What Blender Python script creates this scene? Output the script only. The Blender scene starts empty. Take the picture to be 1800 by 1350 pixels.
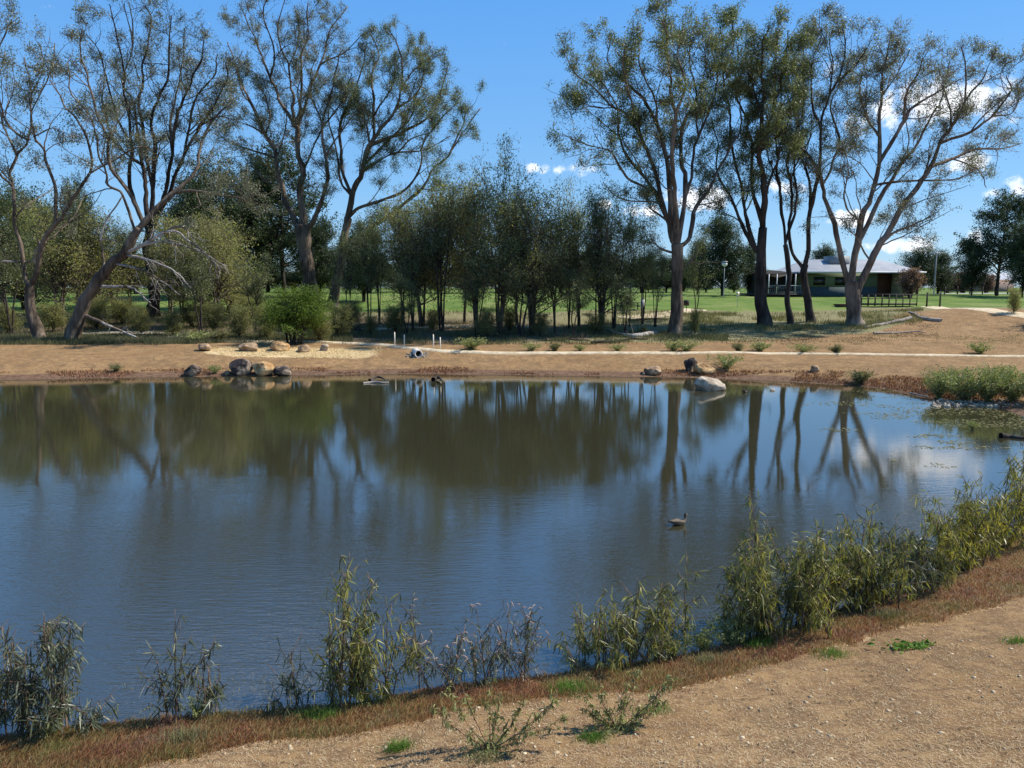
import bpy, math, random
import numpy as np
random.seed(7)
rng = np.random.default_rng(7)
C = bpy.context.scene.collection
F = 1300.0; CAMH = 5.0; PITCH = math.atan(170/1300)
cp, sp = math.cos(PITCH), math.sin(PITCH)

# ------------------------------------------------------------------ pixel helpers (layout was measured on the 1800x1350 photograph)
def raydir(px, py):
    px = np.asarray(px, float); py = np.asarray(py, float)
    u = (px-900)/F; v = (675-py)/F
    return np.stack([u, cp+v*sp, -sp+v*cp], -1)
def at(px, py, Y):
    d = raydir(px, py); t = np.asarray(Y)/d[..., 1]
    return d*t[..., None]+np.array([0, 0, CAMH])
def on_z(px, py, z=0.0):
    d = raydir(px, py); t = (z-CAMH)/d[..., 2]
    return d*t[..., None]+np.array([0, 0, CAMH])

# ------------------------------------------------------------------ noise
def _h(ix, iy, iz, s):
    n = (ix*374761393+iy*668265263+iz*2147483647*3+s*974634777) & 0xffffffff
    n = ((n ^ (n >> 13))*1274126177) & 0xffffffff
    n = n ^ (n >> 16)
    return (n & 0xffff)/65535.0
def noise3(p, s=0):
    p = np.asarray(p, float); i = np.floor(p).astype(np.int64); f = p-i; f = f*f*(3-2*f)
    r = 0
    for dx in (0, 1):
        wx = f[..., 0] if dx else 1-f[..., 0]
        for dy in (0, 1):
            wy = f[..., 1] if dy else 1-f[..., 1]
            for dz in (0, 1):
                wz = f[..., 2] if dz else 1-f[..., 2]
                r = r+wx*wy*wz*_h(i[..., 0]+dx, i[..., 1]+dy, i[..., 2]+dz, s)
    return r
def noise2(x, y, s=0): return noise3(np.stack([x, y, np.zeros_like(x)+.5], -1), s)
def fbm2(x, y, s=0, o=4):
    r = 0; a = .5; t = 0
    for k in range(o):
        r = r+a*noise2(x*2**k, y*2**k, s+k); t += a; a *= .5
    return r/t
def sstep(a, b, x):
    t = np.clip((x-a)/(b-a), 0, 1); return t*t*(3-2*t)

# ------------------------------------------------------------------ shoreline and terrain
near_px = [(-500, 1420), (0, 1300), (100, 1290), (300, 1262), (500, 1250), (650, 1235), (800, 1207), (950, 1190), (1100, 1172), (1200, 1150),
           (1330, 1122), (1480, 1075), (1600, 1035), (1700, 985), (1760, 955), (1850, 905), (2000, 860)]
far_px = [(2150, 800), (2000, 752), (1850, 742), (1790, 730), (1740, 712), (1660, 704), (1610, 697), (1560, 684), (1500, 678), (1420, 673), (1300, 667), (1200, 663),
          (1100, 662), (900, 659), (700, 657), (500, 660), (350, 662), (200, 664), (0, 668), (-300, 672), (-700, 690)]
_pl = on_z(*np.array(near_px+far_px, float).T)[:, :2]
_ax, _bx = _pl, np.roll(_pl, -1, 0)
# finer jagged shoreline
POLY = []
for a, b in zip(_ax, _bx):
    n = max(1, int(np.hypot(*(b-a))/.8))
    for k in range(n): POLY.append(a+(b-a)*k/n)
POLY = np.array(POLY)
POLY += (np.stack([fbm2(POLY[:, 0]*.9, POLY[:, 1]*.9, 3), fbm2(POLY[:, 0]*.9, POLY[:, 1]*.9, 9)], -1)-.5)*np.array([.5, .6])
def pdist(x, y, A, B, closed=True):
    x = np.atleast_1d(np.asarray(x, float)); y = np.atleast_1d(np.asarray(y, float)); best = np.full(x.shape, 1e9); ins = np.zeros(x.shape, bool)
    for a, b in zip(A, B):
        d = b-a; L = d@d+1e-12
        t = np.clip(((x-a[0])*d[0]+(y-a[1])*d[1])/L, 0, 1)
        q = (x-a[0]-t*d[0])**2+(y-a[1]-t*d[1])**2
        best = np.minimum(best, q)
        if closed:
            c = (a[1] > y) != (b[1] > y)
            with np.errstate(divide='ignore', invalid='ignore'):
                ins ^= c & (x < (b[0]-a[0])*(y-a[1])/(b[1]-a[1]+1e-15)+a[0])
    return np.sqrt(best), ins
def sdist(x, y):
    s, ins = pdist(x, y, POLY, np.roll(POLY, -1, 0)); return np.where(ins, -s, s)
def height(x, y, s=None):
    x = np.atleast_1d(np.asarray(x, float)); y = np.atleast_1d(np.asarray(y, float))
    if s is None: s = sdist(x, y)
    far = np.interp(y, [0, 46, 52, 58, 62, 75, 93, 150, 400, 3000], [.9, .9, 1.2, 1.45, 1.9, 2.9, 3.9, 4.15, 4.2, 4.2])
    far = far+.85*np.exp(-((x-43)/9)**2-((y-66)/5.5)**2)
    a = .21*s
    k = .35; hh = np.clip(.5+.5*(far-a)/k, 0, 1); zf = far*(1-hh)+a*hh-k*hh*(1-hh)
    zn = np.interp(s, [0, .5, 1.2, 3, 8, 20, 60, 3000], [0, .1, .19, .5, 1.9, 3.6, 4.4, 4.4])
    zn = np.where(y < -3, np.minimum(zn, 3.4), zn)
    w = sstep(23, 27.5, y)
    z = zn*(1-w)+zf*w
    z = z+(fbm2(x*.35, y*.35, 21)-.5)*.22*np.clip(s/4, 0, 1)*np.where(y > 24, 1, .4)+(fbm2(x*1.7, y*1.7, 5, 3)-.5)*.06*np.clip(s/.8, 0, 1)+(fbm2(x*3.1-y*1.1, y*6.3+x*1.2, 17, 3)-.5)*.035*np.clip(s/1.5, 0, 1)*(y < 24)
    return np.where(s < 0, np.maximum(-1.6, .22*s), z)
def gz(x, y): return float(height(x, y)[0])
_ts = np.concatenate([np.arange(4, 130, .12), np.arange(130, 600, 2)])
def gpx(px, py):
    d = raydir(px, py); P = d[None]*_ts[:, None]+np.array([0, 0, CAMH]); h = height(P[:, 0], P[:, 1]); h = np.where(h < 0, 0, h)
    k = np.argmax(P[:, 2] < h)
    if P[k, 2] >= h[k]: k = len(_ts)-1
    a, b = P[max(k-1, 0)], P[k]; ha, hb = h[max(k-1, 0)], h[k]
    f = (a[2]-ha)/max(1e-6, (a[2]-ha)-(b[2]-hb)); return a+(b-a)*np.clip(f, 0, 1)
def near_pts(px, py):     # many points on the near bank
    z = np.zeros(len(px))+.15
    for _ in range(8):
        P = on_z(px, py, z); z = np.maximum(0, height(P[:, 0], P[:, 1]))
    P = on_z(px, py, z); P[:, 2] = height(P[:, 0], P[:, 1]); return P

# ------------------------------------------------------------------ mesh plumbing
def mesh_np(name, V, Fq, mats=None, smooth=False, cols=None, parent=None):
    """Fq: list of int arrays (n,k)"""
    me = bpy.data.meshes.new(name)
    V = np.ascontiguousarray(V, np.float32)
    me.vertices.add(len(V)); me.vertices.foreach_set('co', V.ravel())
    Fq = [f for f in Fq if len(f)]
    li = np.concatenate([f.ravel() for f in Fq]); tot = np.concatenate([np.full(len(f), f.shape[1]) for f in Fq])
    st = np.concatenate([[0], np.cumsum(tot)[:-1]])
    me.loops.add(len(li)); me.loops.foreach_set('vertex_index', li.astype(np.int32))
    me.polygons.add(len(tot)); me.polygons.foreach_set('loop_start', st.astype(np.int32)); me.polygons.foreach_set('loop_total', tot.astype(np.int32))
    if smooth: me.polygons.foreach_set('use_smooth', np.ones(len(tot), bool))
    me.update(calc_edges=True)
    if cols:
        for k, v in cols.items():
            a = me.color_attributes.new(k, 'FLOAT_COLOR', 'POINT'); c = np.ones((len(V), 4), np.float32); c[:, :3] = v; a.data.foreach_set('color', c.ravel())
    for m in (mats if isinstance(mats, (list, tuple)) else [mats]):
        if m: me.materials.append(m)
    o = bpy.data.objects.new(name, me); C.objects.link(o)
    if parent: o.parent = parent
    return o
def tag(o, label=None, cat=None, group=None, kind=None):
    if label: o['label'] = label
    if cat: o['category'] = cat
    if group: o['group'] = group
    if kind: o['kind'] = kind
    return o
def empty(name, loc=(0, 0, 0), rz=0):
    o = bpy.data.objects.new(name, None); C.objects.link(o); o.location = [float(v) for v in loc]; o.rotation_euler = (0, 0, rz); o.empty_display_size = .2; return o
def copy_tree(o, parent=None):
    c = o.copy(); C.objects.link(c); c.parent = parent
    for ch in list(o.children): copy_tree(ch, c)
    return c

class MB:
    def __init__(s): s.V = []; s.F = {}; s.n = 0
    def add(s, V, Fs):
        V = np.asarray(V, float)
        for f in Fs:
            f = np.asarray(f, int)
            if len(f): s.F.setdefault(f.shape[1], []).append(f+s.n)
        s.V.append(V); s.n += len(V)
    def box(s, x0, x1, y0, y1, z0, z1):
        V = [(x, y, z) for x in (x0, x1) for y in (y0, y1) for z in (z0, z1)]
        s.add(V, [[(0, 1, 3, 2), (4, 6, 7, 5), (0, 4, 5, 1), (2, 3, 7, 6), (0, 2, 6, 4), (1, 5, 7, 3)]])
    def tube(s, pts, rad, M=6):
        V, Fs = tubes(np.array([pts], float), np.array([rad], float) if np.ndim(rad) else np.full((1, len(pts)), rad), M); s.add(V, Fs)
    def build(s, name, mat, parent=None, smooth=False, off=None):
        V = np.concatenate(s.V)
        if off is not None: V = V-np.array(off)
        return mesh_np(name, V, [np.concatenate(f) for f in s.F.values()], mat, smooth, None, parent)
def norm(v): return v/(np.linalg.norm(v, axis=-1, keepdims=True)+1e-9)
def tubes(P, R, M=5, cap=True):
    N, K, _ = P.shape
    T = np.empty_like(P); T[:, 1:-1] = P[:, 2:]-P[:, :-2]; T[:, 0] = P[:, 1]-P[:, 0]; T[:, -1] = P[:, -1]-P[:, -2]; T = norm(T)
    mean = norm(P[:, -1]-P[:, 0]); ref = np.where(np.abs(mean[:, 2:3]) > .7, np.array([[1., .2, 0]]), np.array([[0, 0, 1.]]))
    U = norm(np.cross(T, ref[:, None])); W = np.cross(T, U)
    a = np.arange(M)*2*np.pi/M
    V = P[:, :, None]+R[:, :, None, None]*(np.cos(a)[None, None, :, None]*U[:, :, None]+np.sin(a)[None, None, :, None]*W[:, :, None])
    idx = np.arange(N*K*M).reshape(N, K, M)
    A = idx[:, :-1]; B = idx[:, 1:]
    Fq = np.stack([A, np.roll(A, -1, 2), np.roll(B, -1, 2), B], -1).reshape(-1, 4)
    Fs = [Fq]
    if cap and M <= 12: Fs.append(idx[:, -1]); 
    return V.reshape(-1, 3), Fs

# ------------------------------------------------------------------ materials
def mat(name): 
    m = bpy.data.materials.new(name); m.use_nodes = True; nt = m.node_tree; nt.nodes.clear(); return m, nt
def N(nt, t, **k):
    n = nt.nodes.new(t)
    for a, v in k.items():
        if a.startswith('i_'):
            key = a[2:].replace('_', ' '); n.inputs[key if key in n.inputs else int(key)].default_value = v
        else: setattr(n, a, v)
    return n
def ramp(nt, fac, stops):
    r = nt.nodes.new('ShaderNodeValToRGB'); e = r.color_ramp.elements
    while len(e) < len(stops): e.new(.5)
    for q, (p, c) in zip(e, stops): q.position = p; q.color = (*c, 1)
    nt.links.new(fac, r.inputs[0]); return r.outputs[0]
def mixc(nt, f, a, b, bt='MIX'):
    m = nt.nodes.new('ShaderNodeMix'); m.data_type = 'RGBA'; m.blend_type = bt
    for s, v in ((m.inputs[0], f), (m.inputs[6], a), (m.inputs[7], b)):
        if isinstance(v, (float, int)): s.default_value = v
        elif isinstance(v, tuple): s.default_value = (*v, 1)
        else: nt.links.new(v, s)
    return m.outputs[2]
def math_(nt, op, a, b=None, clamp=False):
    m = nt.nodes.new('ShaderNodeMath'); m.operation = op; m.use_clamp = clamp
    for s, v in zip(m.inputs, (a, b)):
        if v is None: continue
        if isinstance(v, (float, int)): s.default_value = v
        else: nt.links.new(v, s)
    return m.outputs[0]
def noise_n(nt, scale, detail=4, vec=None, rough=.5, coord='Object', sc=None):
    tc = nt.nodes.new('ShaderNodeTexCoord'); n = N(nt, 'ShaderNodeTexNoise'); n.inputs['Scale'].default_value = scale; n.inputs['Detail'].default_value = detail; n.inputs['Roughness'].default_value = rough
    src = vec or tc.outputs[coord]
    if sc:
        mp = nt.nodes.new('ShaderNodeMapping'); mp.inputs['Scale'].default_value = sc; nt.links.new(src, mp.inputs[0]); src = mp.outputs[0]
    nt.links.new(src, n.inputs['Vector']); return n.outputs['Fac']
def finish(nt, col, rough=.9, bump=None, bs=.3, bd=.02, spec=.3, extra=None):
    p = N(nt, 'ShaderNodeBsdfPrincipled'); o = N(nt, 'ShaderNodeOutputMaterial')
    if isinstance(col, tuple): p.inputs['Base Color'].default_value = (*col, 1)
    else: nt.links.new(col, p.inputs['Base Color'])
    p.inputs['Roughness'].default_value = rough; p.inputs['Specular IOR Level'].default_value = spec
    if bump is not None:
        b = N(nt, 'ShaderNodeBump'); b.inputs['Strength'].default_value = bs; b.inputs['Distance'].default_value = bd
        nt.links.new(bump, b.inputs['Height']); nt.links.new(b.outputs[0], p.inputs['Normal'])
    nt.links.new(p.outputs[0], o.inputs[0]); return p
def leaf_mat(name, stops, rough=.5, trans=.3, spec=.35, clump=1.2, tcol=(1.3, 1.35, .7), wr=.6, wn=.55):
    m, nt = mat(name)
    g = N(nt, 'ShaderNodeNewGeometry'); n = noise_n(nt, clump, 2)
    f = math_(nt, 'ADD', math_(nt, 'MULTIPLY', g.outputs['Random Per Island'], wr), math_(nt, 'MULTIPLY', n, wn)); f = math_(nt, 'SUBTRACT', f, .08 if wr > .5 else .37, True)
    c = ramp(nt, f, stops)
    p = N(nt, 'ShaderNodeBsdfPrincipled'); nt.links.new(c, p.inputs['Base Color']); p.inputs['Roughness'].default_value = rough; p.inputs['Specular IOR Level'].default_value = spec
    t = N(nt, 'ShaderNodeBsdfTranslucent'); nt.links.new(mixc(nt, 1.0, c, tcol, 'MULTIPLY'), t.inputs[0])
    mx = N(nt, 'ShaderNodeMixShader'); mx.inputs[0].default_value = trans
    nt.links.new(p.outputs[0], mx.inputs[1]); nt.links.new(t.outputs[0], mx.inputs[2])
    o = N(nt, 'ShaderNodeOutputMaterial'); nt.links.new(mx.outputs[0], o.inputs[0]); return m
def simple(name, a, b, scale=3, rough=.85, bump=.3, bd=.02, sc=None, detail=6, spec=.3, lo=.35, hi=.65):
    m, nt = mat(name); n = noise_n(nt, scale, detail, sc=sc); c = ramp(nt, n, [(lo, a), (hi, b)])
    finish(nt, c, rough, n, bump, bd, spec); return m
def plain(name, c, rough=.6, spec=.3): 
    m, nt = mat(name); n = noise_n(nt, 6, 3); finish(nt, ramp(nt, n, [(.3, tuple(v*.85 for v in c)), (.7, tuple(min(1, v*1.1) for v in c))]), rough, None, spec=spec); return m

M = {}
def bark_mat(name, dark, mid, light, lo=.42, hi=.72):
    m, nt = mat(name)
    n = noise_n(nt, 1.0, 6, sc=(5, 5, .7), rough=.6); n2 = noise_n(nt, .35, 3); n3 = noise_n(nt, 14, 4, sc=(1, 1, .25))
    c = ramp(nt, n, [(.3, dark), (.5, mid), (hi, light)])
    c = mixc(nt, math_(nt, 'MULTIPLY', n3, .5), c, dark, 'MIX')
    c = mixc(nt, ramp(nt, n2, [(.45, (0, 0, 0)), (.65, (.6, .6, .6))]), c, light)
    finish(nt, c, .9, math_(nt, 'ADD', n, math_(nt, 'MULTIPLY', n3, .5)), .8, .06, .15); return m
M['bark'] = bark_mat('gum_bark', (.03, .022, .016), (.095, .07, .05), (.28, .215, .155))
M['bark2'] = bark_mat('pale_gum_bark', (.05, .038, .028), (.17, .125, .092), (.38, .3, .23))
M['bark_dark'] = bark_mat('dark_bark', (.014, .011, .009), (.042, .032, .026), (.11, .09, .075))
M['dead'] = bark_mat('bleached_dead_wood', (.12, .10, .085), (.3, .26, .22), (.5, .45, .39))
M['leaf'] = leaf_mat('gum_leaves', [(0, (.06, .08, .036)), (.5, (.13, .155, .07)), (.85, (.21, .22, .095)), (1, (.2, .15, .08))], .5, .4, .5, .5)
M['leaf_grey'] = leaf_mat('grey_gum_leaves', [(0, (.085, .095, .065)), (.5, (.15, .16, .11)), (.85, (.21, .2, .14)), (1, (.28, .19, .13))], .45, .4, .5, .5)
M['leaf_thick'] = leaf_mat('thicket_leaves', [(0, (.10, .11, .048)), (.5, (.24, .24, .10)), (1, (.4, .36, .17))], .6, .52, .35, .5)
M['leaf_dark'] = leaf_mat('dark_leaves', [(0, (.02, .034, .015)), (.6, (.045, .068, .027)), (1, (.08, .105, .042))], .6, .22, .3, .5)
M['leaf_bright'] = leaf_mat('bright_leaves', [(0, (.06, .11, .015)), (.6, (.11, .17, .022)), (1, (.17, .22, .035))], .6, .35, .2, 1)
M['leaf_weed'] = leaf_mat('weed_leaves', [(0, (.11, .13, .045)), (.5, (.23, .25, .09)), (1, (.38, .36, .16))], .6, .3, .3, 1.5)
M['leaf_sap'] = leaf_mat('sapling_leaves', [(0, (.03, .042, .022)), (.3, (.08, .095, .038)), (.5, (.18, .19, .055)), (.75, (.33, .3, .08)), (.95, (.34, .19, .08)), (1, (.5, .42, .26))], .42, .35, .45, 1.6)
M['leaf_sap_grey'] = leaf_mat('grey_sapling_leaves', [(0, (.035, .042, .03)), (.4, (.075, .09, .055)), (.7, (.15, .165, .085)), (.9, (.24, .17, .09)), (1, (.45, .38, .28))], .42, .3, .45, 1.8)
M['leaf_blossom'] = leaf_mat('blossom_leaves', [(0, (.10, .06, .045)), (.6, (.2, .12, .10)), (1, (.3, .2, .17))], .7, .3, .2, 1)
M['seed'] = leaf_mat('seed_heads', [(0, (.32, .2, .16)), (.6, (.5, .36, .3)), (1, (.62, .5, .4))], .8, .3, .2, 4)
M['samphire'] = leaf_mat('samphire', [(0, (.14, .17, .05)), (.2, (.22, .22, .075)), (.36, (.3, .23, .09)), (.5, (.33, .165, .08)), (.6, (.29, .22, .09)), (.72, (.32, .12, .07)), (.86, (.27, .17, .13)), (1, (.17, .24, .07))], .8, .35, .15, 1.1, (1.2, 1, .8), .35, 1.38)
M['samphire_far'] = leaf_mat('samphire_far', [(0, (.14, .06, .035)), (.5, (.24, .11, .065)), (1, (.3, .18, .09))], .8, .2, .15, .6)
M['drygrass'] = leaf_mat('dry_grass', [(0, (.08, .085, .035)), (.4, (.15, .15, .065)), (.75, (.24, .21, .11)), (1, (.34, .28, .16))], .8, .25, .15, .5)
M['greygrass'] = leaf_mat('grey_green_grass', [(0, (.05, .06, .03)), (.4, (.09, .10, .05)), (.75, (.15, .14, .08)), (1, (.22, .19, .12))], .8, .25, .15, .5)
M['grass'] = leaf_mat('green_grass', [(0, (.06, .13, .02)), (.6, (.11, .2, .03)), (1, (.2, .26, .06))], .7, .35, .2, 2)
M['stem_red'] = simple('reddish_stem', (.12, .05, .03), (.28, .15, .09), 9)
M['stem'] = simple('sapling_stem', (.06, .04, .03), (.2, .13, .09), 9)
M['straw'] = leaf_mat('straw_bits', [(0, (.28, .19, .10)), (.6, (.46, .34, .2)), (1, (.62, .5, .33))], .9, .1, .1, 3)
M['mulch'] = leaf_mat('mulch_straw', [(0, (.42, .3, .15)), (.6, (.6, .46, .25)), (1, (.75, .6, .36))], .9, .1, .1, 3)
M['litter'] = leaf_mat('leaf_litter', [(0, (.03, .02, .012)), (.5, (.09, .06, .035)), (1, (.18, .12, .07))], .9, .1, .1, 3)
M['pebble'] = simple('pale_pebbles', (.28, .2, .11), (.58, .46, .3), 6, .9, .4)
M['path'] = simple('cream_gravel', (.4, .31, .19), (.6, .49, .33), 3, .95, .3)
M['rock'] = simple('sandstone_rock', (.15, .09, .05), (.42, .29, .17), 2.2, .9, .7, .08)
M['rock_gold'] = simple('golden_rock', (.27, .14, .05), (.58, .38, .18), 2.2, .9, .7, .08)
M['rock_dark'] = simple('dark_shaded_rock', (.03, .023, .02), (.38, .28, .19), 1.6, .9, .7, .08, lo=.48, hi=.66)  # extra-dark mix puts the boulders' deep front shade into the colour
M['rock_pale'] = simple('bleached_rock', (.2, .15, .1), (.46, .38, .28), 2.2, .9, .7, .08)
M['gravel'] = simple('grey_rubble', (.09, .08, .065), (.26, .23, .19), 8, .9, .6)
M['concrete'] = simple('pipe_concrete', (.5, .46, .4), (.72, .68, .6), 8, .9, .3)
M['pipe_shade'] = plain('pipe_shade_black', (.012, .011, .01), .9)  # painted shade for the depth of the culvert pipe
M['stake'] = simple('pale_timber', (.62, .52, .4), (.78, .7, .57), 8, .85, .2, sc=(1, 1, .1))

# ground
def ground_mat():
    m, nt = mat('ground_soil')
    at_ = N(nt, 'ShaderNodeAttribute', attribute_name='mask'); at2 = N(nt, 'ShaderNodeAttribute', attribute_name='mask2')
    s1 = N(nt, 'ShaderNodeSeparateColor'); nt.links.new(at_.outputs['Color'], s1.inputs[0]); s2 = N(nt, 'ShaderNodeSeparateColor'); nt.links.new(at2.outputs['Color'], s2.inputs[0])
    big = noise_n(nt, .5, 6, rough=.6); med = noise_n(nt, 5, 6, rough=.65); fine = noise_n(nt, 38, 6, rough=.75); streak = noise_n(nt, 9, 5, sc=(.35, 1, 1), rough=.7)
    dirt = ramp(nt, big, [(.3, (.235, .138, .058)), (.5, (.30, .184, .082)), (.7, (.355, .228, .11))])
    dirt = mixc(nt, ramp(nt, med, [(.40, (.85, .85, .85)), (.58, (0, 0, 0))]), dirt, (.19, .11, .055))
    dirt = mixc(nt, ramp(nt, fine, [(.55, (0, 0, 0)), (.72, (.7, .7, .7))]), dirt, (.54, .38, .215))
    dirt = mixc(nt, ramp(nt, streak, [(.34, (.75, .75, .75)), (.46, (0, 0, 0))]), dirt, (.12, .072, .038))
    blot = noise_n(nt, 1.4, 5, rough=.7); dirt = mixc(nt, ramp(nt, blot, [(.48, (0, 0, 0)), (.62, (.75, .75, .75))]), dirt, (.16, .10, .052)); rut = noise_n(nt, 2.2, 3, sc=(.25, 2.2, 1), rough=.6); dirt = mixc(nt, ramp(nt, rut, [(.32, (.75, .75, .75)), (.44, (0, 0, 0))]), dirt, (.17, .105, .055))
    def edge(mask, nz, w=.35):      # break a mask by noise
        a = math_(nt, 'ADD', mask, math_(nt, 'MULTIPLY', math_(nt, 'SUBTRACT', nz, .5), w*2)); return ramp(nt, a, [(.42, (0, 0, 0)), (.58, (1, 1, 1))])
    dry = ramp(nt, med, [(.3, (.085, .08, .035)), (.5, (.16, .15, .065)), (.7, (.27, .22, .12))])
    dry = mixc(nt, ramp(nt, streak, [(.4, (0, 0, 0)), (.7, (.6, .6, .6))]), dry, (.30, .26, .15))
    c = mixc(nt, edge(s1.outputs[1], big, .5), dirt, dry)
    lit = ramp(nt, med, [(.3, (.07, .05, .03)), (.6, (.16, .12, .075)), (.75, (.28, .22, .15))])
    c = mixc(nt, edge(s2.outputs[0], med, .5), c, lit)
    lawn = ramp(nt, noise_n(nt, .22, 6, rough=.7), [(.35, (.06, .11, .02)), (.5, (.105, .16, .032)), (.62, (.17, .19, .06))])
    lawn = mixc(nt, ramp(nt, fine, [(.45, (0, 0, 0)), (.75, (.5, .5, .5))]), lawn, (.16, .2, .05))
    c = mixc(nt, edge(s1.outputs[0], big, .4), c, lawn)
    mulch = ramp(nt, fine, [(.35, (.36, .25, .12)), (.6, (.66, .5, .28))])
    c = mixc(nt, edge(s2.outputs[1], med, .3), c, mulch)
    wet = ramp(nt, med, [(.35, (.085, .05, .03)), (.65, (.2, .12, .075))])
    c = mixc(nt, edge(s1.outputs[2], med, .3), c, wet)
    pale = edge(s2.outputs[2], med, .35)
    c = mixc(nt, pale, c, mixc(nt, fine, (.34, .24, .13), (.6, .46, .28)))
    h = math_(nt, 'ADD', math_(nt, 'MULTIPLY', med, .6), math_(nt, 'MULTIPLY', fine, .5))
    finish(nt, c, .95, h, .9, .05, .1); return m
M['ground'] = ground_mat()

# dirt edge of the near bank and other ground zones
dirt_px = [(-400, 1440), (100, 1385), (240, 1350), (400, 1315), (520, 1298), (700, 1272), (860, 1240), (1000, 1222), (1150, 1205), (1300, 1183), (1500, 1128), (1650, 1088), (1800, 1050), (2000, 1010), (2300, 960)]
_d = near_pts(*np.array(dirt_px, float).T)[:, :2]
DE = [_d[0]]
for a, b in zip(_d[:-1], _d[1:]):
    n = max(2, int(np.hypot(*(b-a))/.25))
    for k in range(1, n+1): DE.append(a+(b-a)*k/n)
DE = np.array(DE); DE[:, 1] += (fbm2(DE[:, 0]*1.6, DE[:, 1]*1.6, 31, 6)-.5)*.8
def edge_y(x): return np.interp(x, DE[:, 0], DE[:, 1])
def build_ground():
    ang = np.concatenate([np.linspace(-180, -44, 50)[:-1], np.linspace(-44, 44, 600), np.linspace(44, 180, 50)[1:]])*np.pi/180
    rad = np.concatenate([np.linspace(.3, 4, 12)[:-1], np.arange(4, 30, .11), np.arange(30, 110, .22), 110*np.exp(np.linspace(0, math.log(3000/110), 50))[1:]])
    A, R = np.meshgrid(ang, rad); x = np.sin(A)*R; y = np.cos(A)*R
    xs, ys = x.ravel(), y.ravel()
    s = sdist(xs, ys); z = height(xs, ys, s)
    fx = fbm2(xs*.12, ys*.12, 40)-.5
    px_ = 900+xs/np.maximum(ys, 1)*F
    lawn = sstep(69, 75, ys+fx*8-np.clip((px_-1100)/120, 0, 1)*1.0+np.where(px_ > 1500, -3, 0))
    dry = sstep(50.5, 53, ys+fx*5-6*sstep(1250, 1550, px_)-6*sstep(1500, 1650, px_))
    dry = np.where((s < 60) & (ys < 24), 0, dry)
    mound = np.exp(-((xs-43)/11)**2-((ys-64)/5)**2); dry = dry*(1-sstep(.3, .6, mound)); lawn = lawn*(1-sstep(.35, .6, mound))
    wet = np.where(ys > 24, sstep(1.3, .5, s), sstep(.15, .02, s)); 
    litter = sstep(50, 53, ys)*sstep(75, 62, ys)*(.25+.5*sstep(1300, 600, px_))*(1-sstep(.2, .5, mound))
    mul = .8*sstep(300, 400, px_+60*fx)*sstep(740, 600, px_)*sstep(44.6, 46.6, ys+4*fx)*sstep(49.5, 48, ys)
    ey = edge_y(xs); dd = ey-ys
    pale = np.where(ys < 24, sstep(-.05, .03, dd)*sstep(.16, .03, dd)*(.1+.8*fbm2(xs*1.9, ys*1.9, 61)), 0)*1.0
    samp = np.where((ys < 24) & (s > 0), sstep(.03, -.08, dd), 0)
    litter = np.maximum(litter, samp*.5)
    i = np.arange(len(xs)).reshape(A.shape)
    Fq = np.stack([i[:-1, :-1], i[:-1, 1:], i[1:, 1:], i[1:, :-1]], -1).reshape(-1, 4)[:, ::-1]
    cap = i[0, ::-1][None, :]
    o = mesh_np('ground', np.stack([xs, ys, z], -1), [Fq], M['ground'], True, {'mask': np.stack([lawn, dry, wet], -1), 'mask2': np.stack([litter, mul, pale], -1)})
    tag(o, kind='structure')
build_ground()

def strip(name, pxs, width, lift=.015, flat=False):
    g = np.array([gpx(*p) for p in pxs]); P = []
    for a, b in zip(g[:-1], g[1:]):
        n = max(2, int(np.linalg.norm(b-a)/.4))
        for k in range(n): P.append(a+(b-a)*k/n)
    P.append(g[-1]); P = np.array(P)[:, :2]
    T = norm(np.gradient(P, axis=0)); Nn = np.stack([-T[:, 1], T[:, 0]], -1)
    ws = np.linspace(-.5, .5, 9); wv = width*(1+.25*(fbm2(P[:, 0]*.8, P[:, 1]*.8, 77)-.5))
    Q = P[:, None]+Nn[:, None]*(ws[None, :, None]*wv[:, None, None])
    Z = height(Q[..., 0].ravel(), Q[..., 1].ravel()).reshape(Q.shape[:2])+lift+.03*(1-(2*ws[None])**4)
    Z[:, 0] -= .05; Z[:, -1] -= .05
    i = np.arange(Q.shape[0]*9).reshape(-1, 9)
    Fq = np.stack([i[:-1, :-1], i[1:, :-1], i[1:, 1:], i[:-1, 1:]], -1).reshape(-1, 4)
    o = mesh_np(name, np.concatenate([Q, Z[..., None]], -1).reshape(-1, 3), [Fq], M['path'], True); tag(o, kind='structure'); return o
strip('path', [(390, 600), (500, 600), (600, 603), (660, 606), (720, 612), (775, 617), (850, 620), (1000, 621), (1190, 621.5), (1400, 622), (1600, 625), (1800, 627), (1950, 630)], .62, .05)
strip('path', [(1640, 539), (1700, 542), (1760, 549), (1830, 558), (1950, 570)], 2.6)
strip('path', [(120, 587), (190, 585), (270, 585), (330, 588)], 1.2)
strip('path', [(630, 579), (720, 575), (860, 573), (960, 575)], 1.0)
strip('path', [(1100, 560), (1150, 554), (1185, 550), (1222, 544)], 3.0)

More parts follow.
